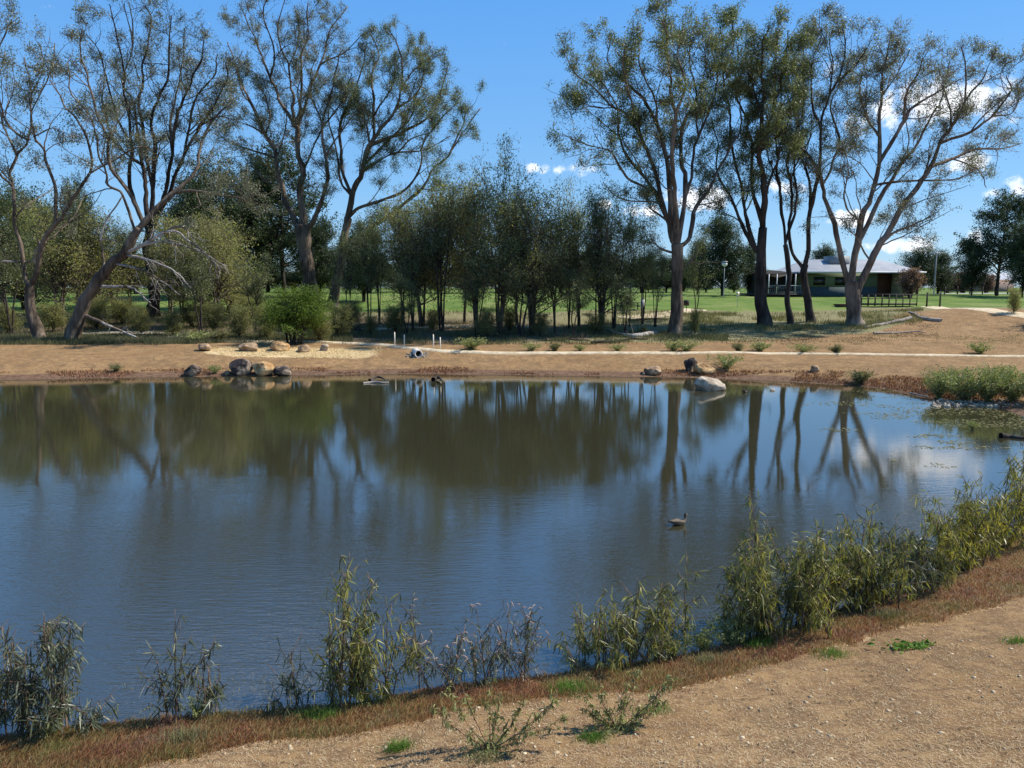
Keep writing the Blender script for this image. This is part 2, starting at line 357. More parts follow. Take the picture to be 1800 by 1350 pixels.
# ------------------------------------------------------------------ water
def water():
    m, nt = mat('pond_water')
    tc = N(nt, 'ShaderNodeTexCoord'); 
    sep = N(nt, 'ShaderNodeSeparateXYZ'); nt.links.new(tc.outputs['Object'], sep.inputs[0])
    n1 = noise_n(nt, 1, 3, sc=(2.6, 12, 1), rough=.65); n2 = noise_n(nt, 1, 2, sc=(.9, 2.2, 1)); zone = noise_n(nt, 1, 3, sc=(.06, .12, 1))
    # ripples are stronger in the near, open half of the pond, calm by the far bank
    near = N(nt, 'ShaderNodeMapRange'); nt.links.new(math_(nt, 'ADD', sep.outputs[1], math_(nt, 'MULTIPLY', math_(nt, 'SUBTRACT', zone, .5), 16)), near.inputs[0])
    for k, v in zip((1, 2, 3, 4), (6, 18, 1.0, .0)): near.inputs[k].default_value = v
    amp = math_(nt, 'ADD', math_(nt, 'MULTIPLY', near.outputs[0], .42), .024)
    h = math_(nt, 'MULTIPLY', math_(nt, 'ADD', n1, math_(nt, 'MULTIPLY', n2, .8)), amp)
    b = N(nt, 'ShaderNodeBump'); b.inputs['Strength'].default_value = 1; b.inputs['Distance'].default_value = .035; nt.links.new(h, b.inputs['Height'])
    p = N(nt, 'ShaderNodeBsdfPrincipled'); p.inputs['Base Color'].default_value = (.032, .03, .015, 1); p.inputs['Roughness'].default_value = .02
    p.inputs['IOR'].default_value = 2.8; nt.links.new(b.outputs[0], p.inputs['Normal'])
    o = N(nt, 'ShaderNodeOutputMaterial'); nt.links.new(p.outputs[0], o.inputs[0])
    w = mesh_np('water', [(-95, 1, 0), (75, 1, 0), (75, 50, 0), (-95, 50, 0)], [np.array([[0, 1, 2, 3]])], m); tag(w, kind='structure')
water()

# ------------------------------------------------------------------ trees
def grow(P, R, n, t0, lmin, lmax, amin, amax, K, up=.15, wig=.25, rk=.014, rmax=.55, droop=0., tpow=1., lend=.5):
    """n branches per parent set, vectorised"""
    Np, Kp, _ = P.shape
    seg = np.linalg.norm(np.diff(P, axis=1), axis=-1); L = seg.sum(1)
    i = rng.choice(Np, n, p=L/L.sum()); t = t0+(1-t0)*rng.random(n)**tpow
    f = t*(Kp-1); k = np.minimum(f.astype(int), Kp-2); f = f-k
    p0 = P[i, k]*(1-f)[:, None]+P[i, k+1]*f[:, None]; T = norm(P[i, k+1]-P[i, k]); r = R[i, k]*(1-f)+R[i, k+1]*f
    ln = (lmin+(lmax-lmin)*rng.random(n))*(1-(1-lend)*t)
    a = np.radians(amin+(amax-amin)*rng.random(n)); q = norm(np.cross(T, rng.normal(size=(n, 3))))
    d = norm(T*np.cos(a)[:, None]+q*np.sin(a)[:, None]+np.array([0, 0, up]))
    out = np.empty((n, K, 3)); out[:, 0] = p0; st = (ln/(K-1))[:, None]
    kk = math.sqrt(8/K) if K > 10 else 1.
    for j in range(1, K):
        d = norm(d+rng.normal(size=(n, 3))*wig*kk+np.array([0, 0, up*.6*kk*kk-droop*j/K])); out[:, j] = out[:, j-1]+d*st
    r0 = np.minimum(r*rmax, rk*ln+.004); rr = r0[:, None]*np.linspace(1, .35, K)[None]
    return out, np.maximum(rr, .004)
def leaves(pts, L=.16, W=.036, spread=.22, down=.8, wj=.4):
    n = len(pts); c = pts+rng.normal(size=(n, 3))*spread
    ax = norm(rng.normal(size=(n, 3))*.8+np.array([0, 0, -down])); wd = norm(np.cross(ax, rng.normal(size=(n, 3))))
    l = (L*(.6+.8*rng.random(n)))[:, None]; w = (W*(.7+.6*rng.random(n)))[:, None]
    V = np.stack([c, c+ax*l*.45+wd*w, c+ax*l, c+ax*l*.45-wd*w], 1).reshape(-1, 3)
    return V, np.arange(n*4).reshape(-1, 4)
def pick_leafpts(P, n, clump=2.2, thr=.42, seed=0, cm=5.):
    """points along the outer part of twigs, kept where a 3d noise says there is a clump"""
    i = rng.integers(0, len(P), int(n*2.2)); K = P.shape[1]; f = (K-1)*(rng.random(len(i))**.6); k = np.minimum(f.astype(int), K-2); f = f-k
    p = P[i, k]*(1-f)[:, None]+P[i, k+1]*f[:, None]
    q = noise3(p/clump, seed)*.65+noise3(p/(clump*.4), seed+5)*.35
    keep = rng.random(len(p)) < np.clip((q-thr)*cm+.5, .05, 1)
    return p[keep][:n]
def catmull(pts, m):
    pts = np.asarray(pts, float); n = len(pts); 
    if n == 2: pts = np.array([pts[0], (pts[0]+pts[1])/2, pts[1]]); n = 3
    e = np.concatenate([[2*pts[0]-pts[1]], pts, [2*pts[-1]-pts[-2]]]); u = np.linspace(0, n-1-1e-6, m); k = u.astype(int); t = (u-k)[:, None]
    a, b, c, d = e[k], e[k+1], e[k+2], e[k+3]
    return .5*((2*b)+(c-a)*t+(2*a-5*b+4*c-d)*t*t+(3*b-a-3*c+d)*t**3)

def hero(name, label, cat, base, limbs, Y=None, dens=1., nleaf=20000, bark='bark', leaf='leaf', sec=.9, group=None, spread=5., deadlimbs=(), leafL=.17, thr=.42, seclen=(1.8, 4.8), lf=1.75, seed=0):
    b = gpx(*base) if Y is None else at(base[0], base[1], Y); Y0 = b[1]; sc = Y0/F
    root = empty(name, (b[0], b[1], gz(b[0], b[1]) if Y is None else b[2])); O = np.array(root.location)
    done = []       # (px pts, dy, r)
    wood = MB(); LP = []; LR = []; DP = []; DR = []
    for li, l in enumerate(limbs):
        pts, r0, r1 = l[0], l[1], l[2]; drift = l[3] if len(l) > 3 else rng.uniform(-spread, spread)
        px = catmull(np.array(pts, float), 36); t = np.linspace(0, 1, 36)
        y0 = 0.
        if done:
            best = 1e9
            for q, dy, rr in done:
                dd = np.hypot(*(q-px[0]).T); k = dd.argmin()
                if dd[k] < best: best = dd[k]; y0 = dy[k]; j = q[k]
        if done and best < 40: px = px+(j-px[0])[None]*((1-t)**3)[:, None]
        dy = y0+drift*t**1.1*min(1., np.hypot(*(px[-1]-px[0]))/250)
        amp = 1.9*np.clip(t*6, 0, 1)*np.clip(l[1]/5+.4, .6, 1.3)
        nf = np.hypot(*np.diff(px, axis=0).T).sum()/34; jx = ((noise2(t*nf+li*7.3, np.zeros(36)+seed, 11)-.5)*4.4+(noise2(t*nf*2.7+li*1.3, np.zeros(36)+seed, 15)-.5)*2.2)*amp*.8; jy = (noise2(t*nf+li*3.1, np.zeros(36)+seed, 12)-.5)*amp*2.2
        if li == 0: jx *= .4; jy *= 0
        W = at(px[:, 0]+jx, px[:, 1]+jy, Y0+dy)
        r = (r0*.64*(1-t)**1.15+r1*.85*t)*sc
        if li == 0: r = (r0*.72*(1-t)+r1*.76*t)*sc*(1+.5*np.exp(-t*9)); W[0, 2] -= .35
        done.append((px+np.stack([jx, jy], -1), dy, r))
        if li in deadlimbs: DP.append(W); DR.append(r)
        else: LP.append(W); LR.append(r)
        V, Fs = tubes(W[None], r[None], 12 if r0 > 5 else 8)
        # knobbly bark relief
        V = V+ (noise3(V*np.array([2.2, 2.2, .8]), 3)-.5)[:, None]*norm(V-np.repeat(W, 12 if r0 > 5 else 8, 0))*np.repeat(r, 12 if r0 > 5 else 8)[:, None]*.55
        wood.add(V, Fs)
    LPa = np.array(LP); LRa = np.array(LR)
    tl = np.linalg.norm(np.diff(LPa, axis=1), axis=-1).sum()
    m = LRa[:, 0] < 1e9
    n2 = int(tl/sec*dens)
    LA, LB = (LPa[1:], LRa[1:]) if len(LPa) > 2 else (LPa, LRa)
    P1, R1 = grow(LA, LB, int(tl/1.25*dens), .14, 2.2, 7.2, 22, 60, 36, .04, .17, .0105, .6, lend=.22, tpow=.8)
    wood.add(*tubes(P1, R1, 6, False)); A_, B_ = np.concatenate([LA, P1]), np.concatenate([LB, R1])
    P2, R2 = grow(A_, B_, int(n2*1.5), .2, .8, 2.7, 25, 65, 8, .09, .2, .0115, .6, lend=.4, tpow=.8)
    P3, R3 = grow(P2, R2, int(n2*6.5*dens), .15, .4, 1.5, 20, 60, 5, .12, .22, .009, .6, lend=.6)
    P4, R4 = grow(P3, R3, int(len(P3)*3.4), .1, .2, .7, 20, 70, 4, .05, .25, .008, .7)
    R3 = np.maximum(R3, .013); R4 = np.maximum(R4, .009)
    for P, R, s in ((P2, R2, 5), (P3, R3, 3), (P4, R4, 3)): wood.add(*tubes(P, R, s, False))
    o = wood.build('trunk', M[bark], root, True, O)
    if DP:
        DPa = np.array(DP); DRa = np.array(DR)
        dw = MB(); D2, E2 = grow(DPa, DRa, int(np.linalg.norm(np.diff(DPa, axis=1), axis=-1).sum()*1.3), .2, .6, 2.6, 20, 60, 7, -.02, .2, .014, .6, droop=.12)
        D3, E3 = grow(D2, E2, len(D2)*3, .2, .3, 1., 20, 60, 5, -.02, .25, .01, .6)
        for W, r in zip(DP, DR): dw.add(*tubes(W[None], r[None]*1.03, 8))
        dw.add(*tubes(D2, np.maximum(E2, .012), 4, False)); dw.add(*tubes(D3, np.maximum(E3, .009), 3, False)); dw.build('dead_branch', M['dead'], root, True, O)
    if nleaf:
        nleaf = int(nleaf*lf)
        allt = np.concatenate([P4[:, [0, 1, 2, 3]], P3[:, [1, 2, 3, 4]]])
        lp = pick_leafpts(allt, nleaf, 1.5, thr-.06, seed, 2.0)
        V, Fq = leaves(lp, leafL*.82, .03, .19); mesh_np('crown', V-O, [Fq], M[leaf], False, None, root)
    tag(root, label, cat, group); return root

GH = 'tall gum trees round the pond'
hero('gum_tree', 'sparse twin-stemmed gum with bowed trunk at the left edge, left of the leaning gum', 'tree', (71, 597),
     [([(71, 597), (56, 552), (52, 515), (52, 500)], 12, 9, 0),
      ([(52, 505), (41, 484), (36, 433), (24, 389), (21, 330), (18, 302), (30, 272), (50, 244), (53, 164), (40, 101)], 6, 1.2, 2),
      ([(52, 505), (65, 478), (74, 424), (101, 389), (130, 344), (160, 300), (156, 252), (131, 206), (108, 176), (88, 140)], 7, 1.2, -2),
      ([(101, 389), (98, 337), (83, 277), (65, 242), (58, 189), (83, 141), (96, 76)], 5, 1.),
      ([(160, 300), (190, 285), (232, 262), (262, 258)], 3, 1.),
      ([(50, 244), (20, 225), (2, 190), (-12, 120), (8, 60), (22, 35)], 3.4, 1.), ([(21, 330), (-5, 300), (-30, 230), (-20, 130), (0, 50)], 4, 1.),
      ([(53, 164), (75, 120), (70, 75)], 2, .8), ([(30, 272), (5, 215), (-5, 150), (10, 95)], 3, 1), ([(65, 242), (95, 225), (118, 240)], 2, .8), ([(65, 435), (62, 425), (66, 450), (55, 460), (2, 458)], 3.5, 1.5)],
     dens=.75, nleaf=8500, leaf='leaf_grey', spread=4, deadlimbs=(10,), thr=.5, seed=1, sec=1.0, group=GH)
hero('gum_tree', 'leaning gum trunk with bleached dead branches drooping over the bank', 'tree', (124, 598),
     [([(124, 598), (148, 530), (184, 478), (219, 442), (246, 400)], 15, 9, 0),
      ([(246, 400), (284, 359), (317, 330), (345, 300), (352, 250), (385, 200), (413, 171)], 8, 1., 3),
      ([(252, 395), (225, 339), (196, 297), (186, 239), (164, 181), (159, 141), (141, 101), (146, 53)], 5.5, 1., -2),
      ([(240, 410), (215, 345), (190, 322), (180, 280), (160, 210), (125, 160), (118, 110)], 4, 1, 2),
      ([(284, 359), (326, 336), (385, 344), (420, 350), (444, 356)], 5, .8, -3),
      ([(207, 445), (252, 427), (296, 404), (326, 419), (370, 454), (385, 484)], 5, .9, -3), ([(222, 454), (267, 460), (311, 481), (340, 512)], 4, .8, -2),
      ([(175, 507), (225, 504), (240, 512), (267, 534)], 4.5, 1, -2), ([(207, 469), (255, 478), (285, 495), (318, 518)], 3.6, .8, -3), ([(184, 478), (180, 440), (184, 400), (215, 345)], 2.6, 1.5, 1),
      ([(151, 552), (184, 567), (219, 584), (262, 604)], 5, 1.5, -1.5), ([(262, 420), (310, 398), (330, 412), (327, 445)], 3.3, .8, -2), ([(250, 432), (296, 424), (345, 440), (398, 470)], 3, .7, -4)],
     dens=.8, nleaf=6500, leaf='leaf_grey', spread=4, deadlimbs=(5, 6, 7, 8, 9, 10, 11, 12), thr=.52, seed=2, group=GH)
hero('gum_tree', 'tall many-stemmed gum with dark upright trunk behind the leaning gum', 'tree', (267, 556),
     [([(267, 556), (270, 507), (262, 448), (264, 400)], 13, 11, 0),
      ([(262, 410), (254, 337), (252, 290), (239, 239), (232, 176), (217, 140), (234, 76), (227, 5)], 6.5, 1), ([(260, 410), (228, 330), (229, 252), (219, 164), (209, 88), (194, 8)], 6, 1),
      ([(265, 405), (267, 337), (272, 264), (267, 201), (290, 151), (297, 76), (302, 28)], 7, 1), ([(266, 410), (292, 337), (302, 277), (312, 201), (335, 151), (353, 101), (360, 60)], 6.5, 1),
      ([(268, 415), (300, 337), (322, 277), (350, 217), (373, 189), (400, 140), (398, 110)], 6, 1), ([(325, 270), (335, 215), (345, 170), (375, 130), (384, 95)], 4, 1), ([(267, 337), (245, 200), (252, 120), (262, 40), (255, 8)], 4.5, 1),
      ([(252, 290), (225, 275), (195, 240), (180, 180), (185, 110)], 4, 1), ([(302, 277), (300, 200), (320, 110), (325, 50)], 4, 1), ([(234, 76), (225, 40), (218, 5)], 2, .8), ([(350, 217), (385, 205), (410, 212)], 2.5, .8),
      ([(229, 252), (205, 210), (190, 150), (172, 90), (150, 60)], 3.5, .8)],
     dens=1.05, nleaf=21000, leaf='leaf_grey', spread=6, thr=.42, seed=3, bark='bark_dark', sec=.85, group=GH)
hero('gum_tree', 'towering gum with thick grey fluted trunk behind the bright green bush', 'tree', (548, 540),
     [([(548, 540), (544, 490), (536, 440), (532, 395)], 17, 15, 0),
      ([(530, 415), (512, 380), (500, 345), (486, 278), (470, 242), (441, 186), (428, 155), (411, 105), (401, 72)], 9, 1), ([(533, 400), (530, 350), (530, 292), (522, 235), (519, 214)], 9, 5.5, 1),
      ([(520, 225), (492, 180), (478, 139), (460, 92), (442, 55), (425, 8)], 5, 1), ([(520, 222), (514, 166), (507, 117), (486, 61), (503, -5)], 4.5, 1), ([(522, 220), (530, 180), (533, 111), (542, 55), (539, 5)], 4.5, 1),
      ([(524, 225), (544, 158), (564, 111), (578, 55), (611, 11)], 4.5, 1), ([(540, 410), (560, 380), (575, 323), (572, 278), (569, 222), (585, 150), (600, 90)], 7.5, 1), ([(533, 300), (564, 232), (600, 180), (615, 130)], 3, .8),
      ([(486, 278), (440, 262), (400, 250), (375, 225)], 3.2, .8), ([(478, 139), (485, 90), (462, 30), (470, -5)], 3, .8), ([(564, 111), (600, 95), (640, 55)], 2.5, .8), ([(470, 242), (475, 200), (455, 140)], 3, .8), ([(500, 345), (470, 320), (440, 300), (415, 305)], 3, .8), ([(486, 278), (500, 230), (505, 180)], 3, .8), ([(470, 242), (445, 225), (425, 215)], 3, .8), ([(572, 278), (600, 230), (625, 200)], 3, .8), ([(569, 222), (552, 180), (548, 120)], 3, .8),
      ([(507, 117), (525, 70), (520, 10)], 2.6, .8), ([(441, 186), (425, 165), (415, 125), (424, 90)], 2, .8)],
     dens=1.1, nleaf=34000, leaf='leaf_grey', spread=6, thr=.44, seed=4, sec=.85, group=GH, bark='bark')
hero('gum_tree', 'gum spreading far right toward open sky beside the thick grey fluted trunk', 'tree', (586, 540),
     [([(586, 540), (588, 524), (598, 472), (604, 427), (613, 383)], 12, 9, 0),
      ([(610, 395), (622, 344), (636, 305), (650, 255), (667, 230), (694, 194), (705, 150), (703, 92), (686, 55)], 8, 1), ([(702, 150), (728, 122), (758, 100)], 2.5, .8),
      ([(655, 262), (706, 236), (747, 211), (769, 178), (783, 122)], 5, 1), ([(600, 442), (640, 405), (673, 386), (711, 359), (741, 330), (761, 300), (789, 272), (811, 236), (844, 190)], 6.5, 1),
      ([(613, 385), (631, 368), (673, 353), (714, 333), (740, 290), (745, 250), (775, 210), (800, 180)], 5, 1), ([(640, 290), (658, 236), (658, 167), (653, 130), (667, 97), (650, 60)], 4.5, 1),
      ([(622, 344), (600, 280), (600, 211), (619, 167), (633, 125), (644, 75)], 5, 1), ([(694, 194), (730, 165), (745, 120), (735, 85)], 3, .8), ([(789, 272), (815, 215), (820, 185)], 2.5, .8), ([(706, 236), (720, 190), (740, 150)], 3, .8),
      ([(636, 305), (690, 270), (740, 265), (790, 240)], 3.5, .8), ([(640, 290), (690, 240), (720, 205), (732, 165)], 3.5, .8), ([(620, 350), (600, 320), (590, 265), (575, 200), (590, 160)], 4, .8), ([(655, 262), (640, 200), (615, 150)], 3, .8), ([(660, 395), (700, 372), (735, 375)], 2.5, .8), ([(658, 200), (690, 150), (700, 110)], 2.5, .8), ([(700, 300), (720, 250), (760, 230)], 2.5, .8), ([(607, 445), (637, 430), (667, 426), (726, 424), (760, 431), (794, 418)], 3.2, .8, -3), ([(741, 330), (770, 335), (800, 330)], 2, .7)],
     dens=1.1, nleaf=44000, leaf='leaf', spread=6, thr=.42, seed=5, sec=.85, group=GH, bark='bark')
hero('gum_tree', 'big vase-shaped gum with stout single trunk standing alone at centre right', 'tree', (1186, 588),
     [([(1186, 588), (1190, 530), (1191, 478), (1190, 430)], 13, 13, 0),
      ([(1187, 440), (1176, 410), (1162, 350), (1149, 297), (1126, 242), (1101, 201), (1076, 186), (1051, 161), (1013, 128), (998, 98)], 7, 1), ([(1170, 385), (1146, 335), (1111, 287), (1091, 242), (1086, 196), (1060, 150), (1040, 110)], 6, 1),
      ([(1150, 340), (1104, 315), (1076, 272), (1058, 262), (1026, 254), (988, 234)], 4, .8), ([(1176, 358), (1152, 353), (1107, 353), (1078, 341), (1060, 322)], 3, .8),
      ([(1186, 420), (1179, 337), (1169, 264), (1157, 222), (1131, 176), (1106, 149), (1071, 110), (1075, 70)], 8, 1), ([(1190, 425), (1186, 340), (1184, 277), (1184, 176), (1177, 126), (1172, 76), (1165, 38)], 8, 1),
      ([(1192, 430), (1207, 337), (1197, 277), (1202, 214), (1222, 176), (1212, 113), (1212, 50)], 7.5, 1), ([(1205, 350), (1214, 307), (1227, 239), (1252, 184), (1260, 126), (1250, 80)], 5.5, 1),
      ([(1194, 440), (1214, 418), (1229, 365), (1247, 330), (1261, 300), (1290, 252), (1303, 214), (1300, 160)], 7, 1), ([(1178, 400), (1161, 380), (1140, 363)], 3.5, 1.6, -1), ([(1180, 447), (1158, 433), (1142, 415)], 3.2, 1, -1), ([(1200, 476), (1214, 460), (1224, 446)], 3.5, 1.5, 0),
      ([(1157, 222), (1150, 170), (1125, 110), (1120, 60)], 3.5, .8), ([(1184, 200), (1205, 150), (1192, 90), (1200, 45)], 3.5, .8), ([(1126, 242), (1110, 180), (1095, 120), (1100, 75)], 3.5, .8), ([(1227, 239), (1222, 190), (1240, 120), (1235, 60)], 3, .8), ([(1076, 186), (1050, 190), (1015, 180)], 2, .8), ([(1091, 242), (1060, 215), (1030, 190)], 2, .8)],
     dens=1.05, nleaf=42000, leaf='leaf', spread=6, thr=.38, seed=6, sec=.8, group=GH, deadlimbs=(), bark='bark', leafL=.18)
hero('gum_tree', 'tall narrow gum with thick straight black-based trunk, just right of the vase-shaped gum', 'tree', (1343, 572),
     [([(1343, 572), (1336, 513), (1338, 466), (1341, 400)], 13, 11, 0),
      ([(1341, 410), (1344, 330), (1338, 252), (1343, 176), (1338, 101), (1350, 45)], 9, 1), ([(1334, 450), (1312, 418), (1297, 374), (1273, 330), (1261, 300), (1262, 250), (1252, 210)], 5.5, 1),
      ([(1328, 440), (1315, 398), (1306, 338), (1290, 264), (1282, 201), (1272, 126), (1268, 45)], 6, 1), ([(1338, 400), (1325, 337), (1320, 252), (1310, 209), (1292, 150), (1300, 80)], 6, 1),
      ([(1343, 270), (1365, 189), (1378, 126), (1385, 55)], 4.5, 1), ([(1344, 380), (1360, 300), (1375, 250), (1390, 200)], 4, 1), ([(1272, 126), (1290, 80), (1285, 35)], 2.5, .8), ([(1338, 200), (1320, 140), (1325, 60)], 3, .8), ([(1365, 189), (1362, 120), (1368, 60)], 3, .8), ([(1336, 505), (1358, 508), (1366, 500)], 2.5, 1, -1)],
     dens=1.05, nleaf=34000, leaf='leaf', spread=5, thr=.38, seed=7, sec=.8, group=GH, bark='bark_dark', leafL=.18)
hero('gum_tree', 'slimmest of the gums, curved dark trunk between the straight gum and the house', 'tree', (1391, 569),
     [([(1391, 569), (1385, 522), (1387, 478), (1380, 430)], 6.5, 5.5, 0), ([(1380, 435), (1372, 356), (1368, 300), (1362, 230), (1372, 160), (1360, 110)], 4.5, .9), ([(1382, 430), (1400, 350), (1396, 260), (1410, 190), (1408, 120)], 4, .9), ([(1370, 330), (1350, 280), (1340, 230)], 2.5, .8), ([(1398, 300), (1420, 250), (1425, 200)], 2.5, .8)],
     dens=1., nleaf=9000, leaf='leaf', spread=4, thr=.42, seed=8, group=GH, bark='bark_dark')
hero('gum_tree', 'slim forked gum leaning left, close on the left of the widest multi-stemmed gum', 'tree', (1427, 566),
     [([(1427, 566), (1417, 515), (1413, 480), (1416, 465)], 9, 7, 0), ([(1414, 475), (1398, 448), (1385, 393), (1392, 340), (1385, 290), (1400, 230), (1383, 164), (1365, 113)], 5, .9),
      ([(1418, 470), (1422, 440), (1424, 374), (1435, 330), (1443, 290), (1443, 214), (1456, 176), (1471, 141), (1486, 100), (1481, 45)], 6, 1), ([(1424, 374), (1423, 320), (1408, 272), (1402, 200), (1415, 130), (1410, 70)], 4, .9), ([(1443, 230), (1425, 180), (1430, 110), (1445, 60)], 3.5, .8), ([(1471, 141), (1500, 120), (1525, 85)], 2.5, .8), ([(1460, 170), (1462, 100), (1455, 55)], 2.5, .8)],
     dens=1., nleaf=13000, leaf='leaf_grey', spread=5, thr=.42, seed=9, group=GH, bark='bark_dark')
hero('gum_tree', 'widest multi-stemmed gum with three pale trunks in front of the house', 'tree', (1503, 571),
     [([(1503, 571), (1501, 545), (1499, 515), (1499, 495)], 18, 14, 0),
      ([(1492, 525), (1483, 485), (1461, 396), (1450, 356), (1440, 310), (1425, 275), (1397, 253), (1372, 224), (1358, 190)], 9, 1, 2), ([(1499, 510), (1500, 467), (1513, 393), (1528, 350), (1546, 277), (1544, 222), (1551, 164), (1554, 126), (1564, 88), (1567, 55)], 10, 1, 1),
      ([(1508, 530), (1528, 478), (1550, 437), (1572, 396), (1602, 345), (1635, 297), (1652, 252), (1675, 217), (1695, 176), (1700, 126), (1690, 85)], 11, 1, -2), ([(1636, 297), (1677, 280), (1715, 262), (1753, 262), (1798, 250)], 5.5, .9), ([(1652, 256), (1703, 234), (1743, 207), (1776, 161), (1770, 130)], 4.5, .9),
      ([(1520, 440), (1564, 340), (1584, 290), (1614, 257), (1635, 207), (1655, 170), (1668, 110)], 6, .9), ([(1546, 285), (1587, 214), (1604, 189), (1652, 159), (1690, 138)], 6, .9), ([(1588, 214), (1594, 164), (1612, 131), (1632, 90)], 3.5, .9),
      ([(1560, 415), (1590, 400), (1617, 389), (1650, 372)], 3.5, .9), ([(1545, 320), (1602, 315), (1677, 315), (1710, 300)], 3.5, .9), ([(1511, 400), (1509, 385), (1491, 367), (1483, 340), (1490, 300), (1480, 250)], 3.5, .9), ([(1443, 325), (1465, 280), (1473, 240), (1460, 190), (1478, 140)], 4, .9),
      ([(1544, 240), (1520, 200), (1510, 150), (1525, 100)], 3.5, .9), ([(1695, 176), (1725, 145), (1740, 110)], 2.8, .8), ([(1551, 164), (1575, 130), (1600, 85)], 2.5, .8), ([(1520, 450), (1505, 420), (1490, 405)], 2.5, .8), ([(1743, 207), (1775, 200), (1792, 170)], 2.2, .8), ([(1675, 217), (1665, 170), (1650, 120)], 2.6, .8), ([(1677, 280), (1720, 300), (1735, 330)], 2.4, .7)],
     dens=1.15, nleaf=30000, leaf='leaf_grey', spread=7, thr=.42, seed=10, sec=.8, group=GH, bark='bark2', leafL=.16)

# ---- generic trees: variants built once, then copied
def gen_tree(name, H=9, stems=2, crown0=.3, w=1.6, nb=60, nleaf=7000, bark='bark_dark', leaf='leaf_thick', leafL=.2, thr=.36, up=.25, clump=1.3, ang=(30, 70), r=.09, lean=.1, seed=0, sp=.16, shape=None, down=.8, lw=.036):
    root = empty(name); wood = MB(); SP = []
    for k in range(stems):
        a = rng.uniform(0, 6.28); ln = rng.uniform(.3, 1)*lean*H; t = np.linspace(0, 1, 14)
        hh = H*rng.uniform(.82, 1) if k else H*.97
        x = np.cos(a)*(ln*t**1.3+.1*k)+(noise2(t*4+k*9, t*0+seed, 3)-.5)*.13*H*t; y = np.sin(a)*(ln*t**1.3+.1*k)+(noise2(t*4+k*5, t*0+seed, 4)-.5)*.13*H*t
        SP.append(np.stack([x, y, hh*t-.2*(t == 0)], -1))
    SP = np.array(SP); SR = np.tile((r*(1-t)**.9+.012)[None], (stems, 1)); wood.add(*tubes(SP, SR, 7))
    P2, R2 = grow(SP, SR, nb, crown0, w*.5, w*1.5, ang[0], ang[1], 6, up, .18, .013, .6, lend=shape if shape is not None else .4)
    P3, R3 = grow(P2, R2, nb*6, .15, .3*w, .7*w, 25, 70, 4, .05, .25, .01, .7)
    wood.add(*tubes(P2, R2, 4, False)); wood.add(*tubes(P3, np.maximum(R3, .007), 3, False)); wood.build('trunk', M[bark], root, True)
    lp = pick_leafpts(np.concatenate([P3, P2[:, [2, 3, 4, 5]]]), nleaf, clump, thr, seed)
    V, Fq = leaves(lp, leafL, lw, sp, down); mesh_np('crown', V, [Fq], M[leaf], False, None, root); root['h'] = H
    return root
def place(proto, used, px, base_py=None, top_py=None, Y=None, rz=None, wide=1., label='', cat='tree', group=None):
    o = proto if not used.get(proto.name) else copy_tree(proto); used[proto.name] = True
    if Y is None: g = gpx(px, base_py)
    else: g = at(px, 520, Y); g[2] = gz(g[0], g[1])
    top = at(px, top_py, g[1])[2]; s = (top-g[2])/proto['h']
    o.location = [float(v) for v in g]; o.rotation_euler = (0, 0, rng.uniform(0, 6.28) if rz is None else rz); o.scale = (s*wide, s*wide, s)
    tag(o, label, cat, group); return o
used = {}
TH = [gen_tree('slender_tree', 9, bark='bark', stems=(2, 4, 3)[k], crown0=(.26, .1, .18)[k], w=(3.0, 3.4, 3.2)[k], nb=120, nleaf=8000, seed=20+k, r=.08, up=.1, ang=(25, 75), leafL=.17, lw=.034, lean=.16, sp=.22, thr=.4, shape=.45) for k in range(3)]
TL = [gen_tree('slender_tree', 9, 2+k, .35, 2.2, 80, 5000, seed=30+k, r=.07, leaf='leaf', up=.15, lean=.14, leafL=.16, thr=.44, lw=.03, sp=.2) for k in range(3)]
TD = [gen_tree('dense_tree', 10, 3, .06, 4.6, 150, 26000, up=.08, lean=.12, sp=.25, seed=40+k, leaf='leaf_dark', r=.14, leafL=.24, thr=.3, clump=1.6, lw=.05) for k in range(2)]
TP = [gen_tree('pine_tree', 12, 1, .2, 5.2, 95, 26000, seed=50+k, leaf='leaf_dark', r=.2, leafL=.22, thr=.42, clump=1.1, up=.04, ang=(55, 85), lean=.02, sp=.16, shape=.25, lw=.05, down=-.2) for k in range(2)]
TG = [gen_tree('shrubby_tree', 6, 4, .04, 2.6, 120, 10000, up=.1, lean=.25, sp=.2, seed=60+k, leaf='leaf_thick', r=.06, leafL=.18, thr=.34, lw=.036) for k in range(2)]
# thicket in the middle: (px, base_py, top_py, kind, label)
ordw = ['first', 'second', 'third', 'fourth', 'fifth', 'sixth', 'seventh', 'eighth', 'ninth', 'tenth', 'eleventh', 'twelfth', 'thirteenth', 'fourteenth', 'fifteenth', 'sixteenth', 'seventeenth', 'eighteenth', 'nineteenth', 'twentieth']
thick = [(612, 572, 420, 'L'), (640, 580, 400, 'L'), (668, 574, 385, 'L'), (700, 568, 385, 'H'), (722, 582, 370, 'L'), (748, 578, 372, 'H'), (770, 570, 350, 'H'), (786, 580, 300, 'L'), (812, 572, 352, 'H'), (838, 584, 345, 'H'),
         (868, 578, 268, 'L'), (880, 588, 338, 'H'), (905, 572, 362, 'L'), (930, 590, 346, 'H'), (948, 574, 378, 'L'), (968, 582, 396, 'H'), (992, 576, 372, 'L'), (1014, 574, 350, 'H'), (1042, 580, 355, 'L'), (1060, 577, 352, 'H'),
         (1085, 572, 385, 'L'), (1106, 576, 380, 'L'), (1132, 570, 398, 'L'), (1158, 572, 440, 'L'), (1216, 560, 415, 'L')]
desc = {'H': 'bushy dark olive', 'L': 'thin airy grey-green'}
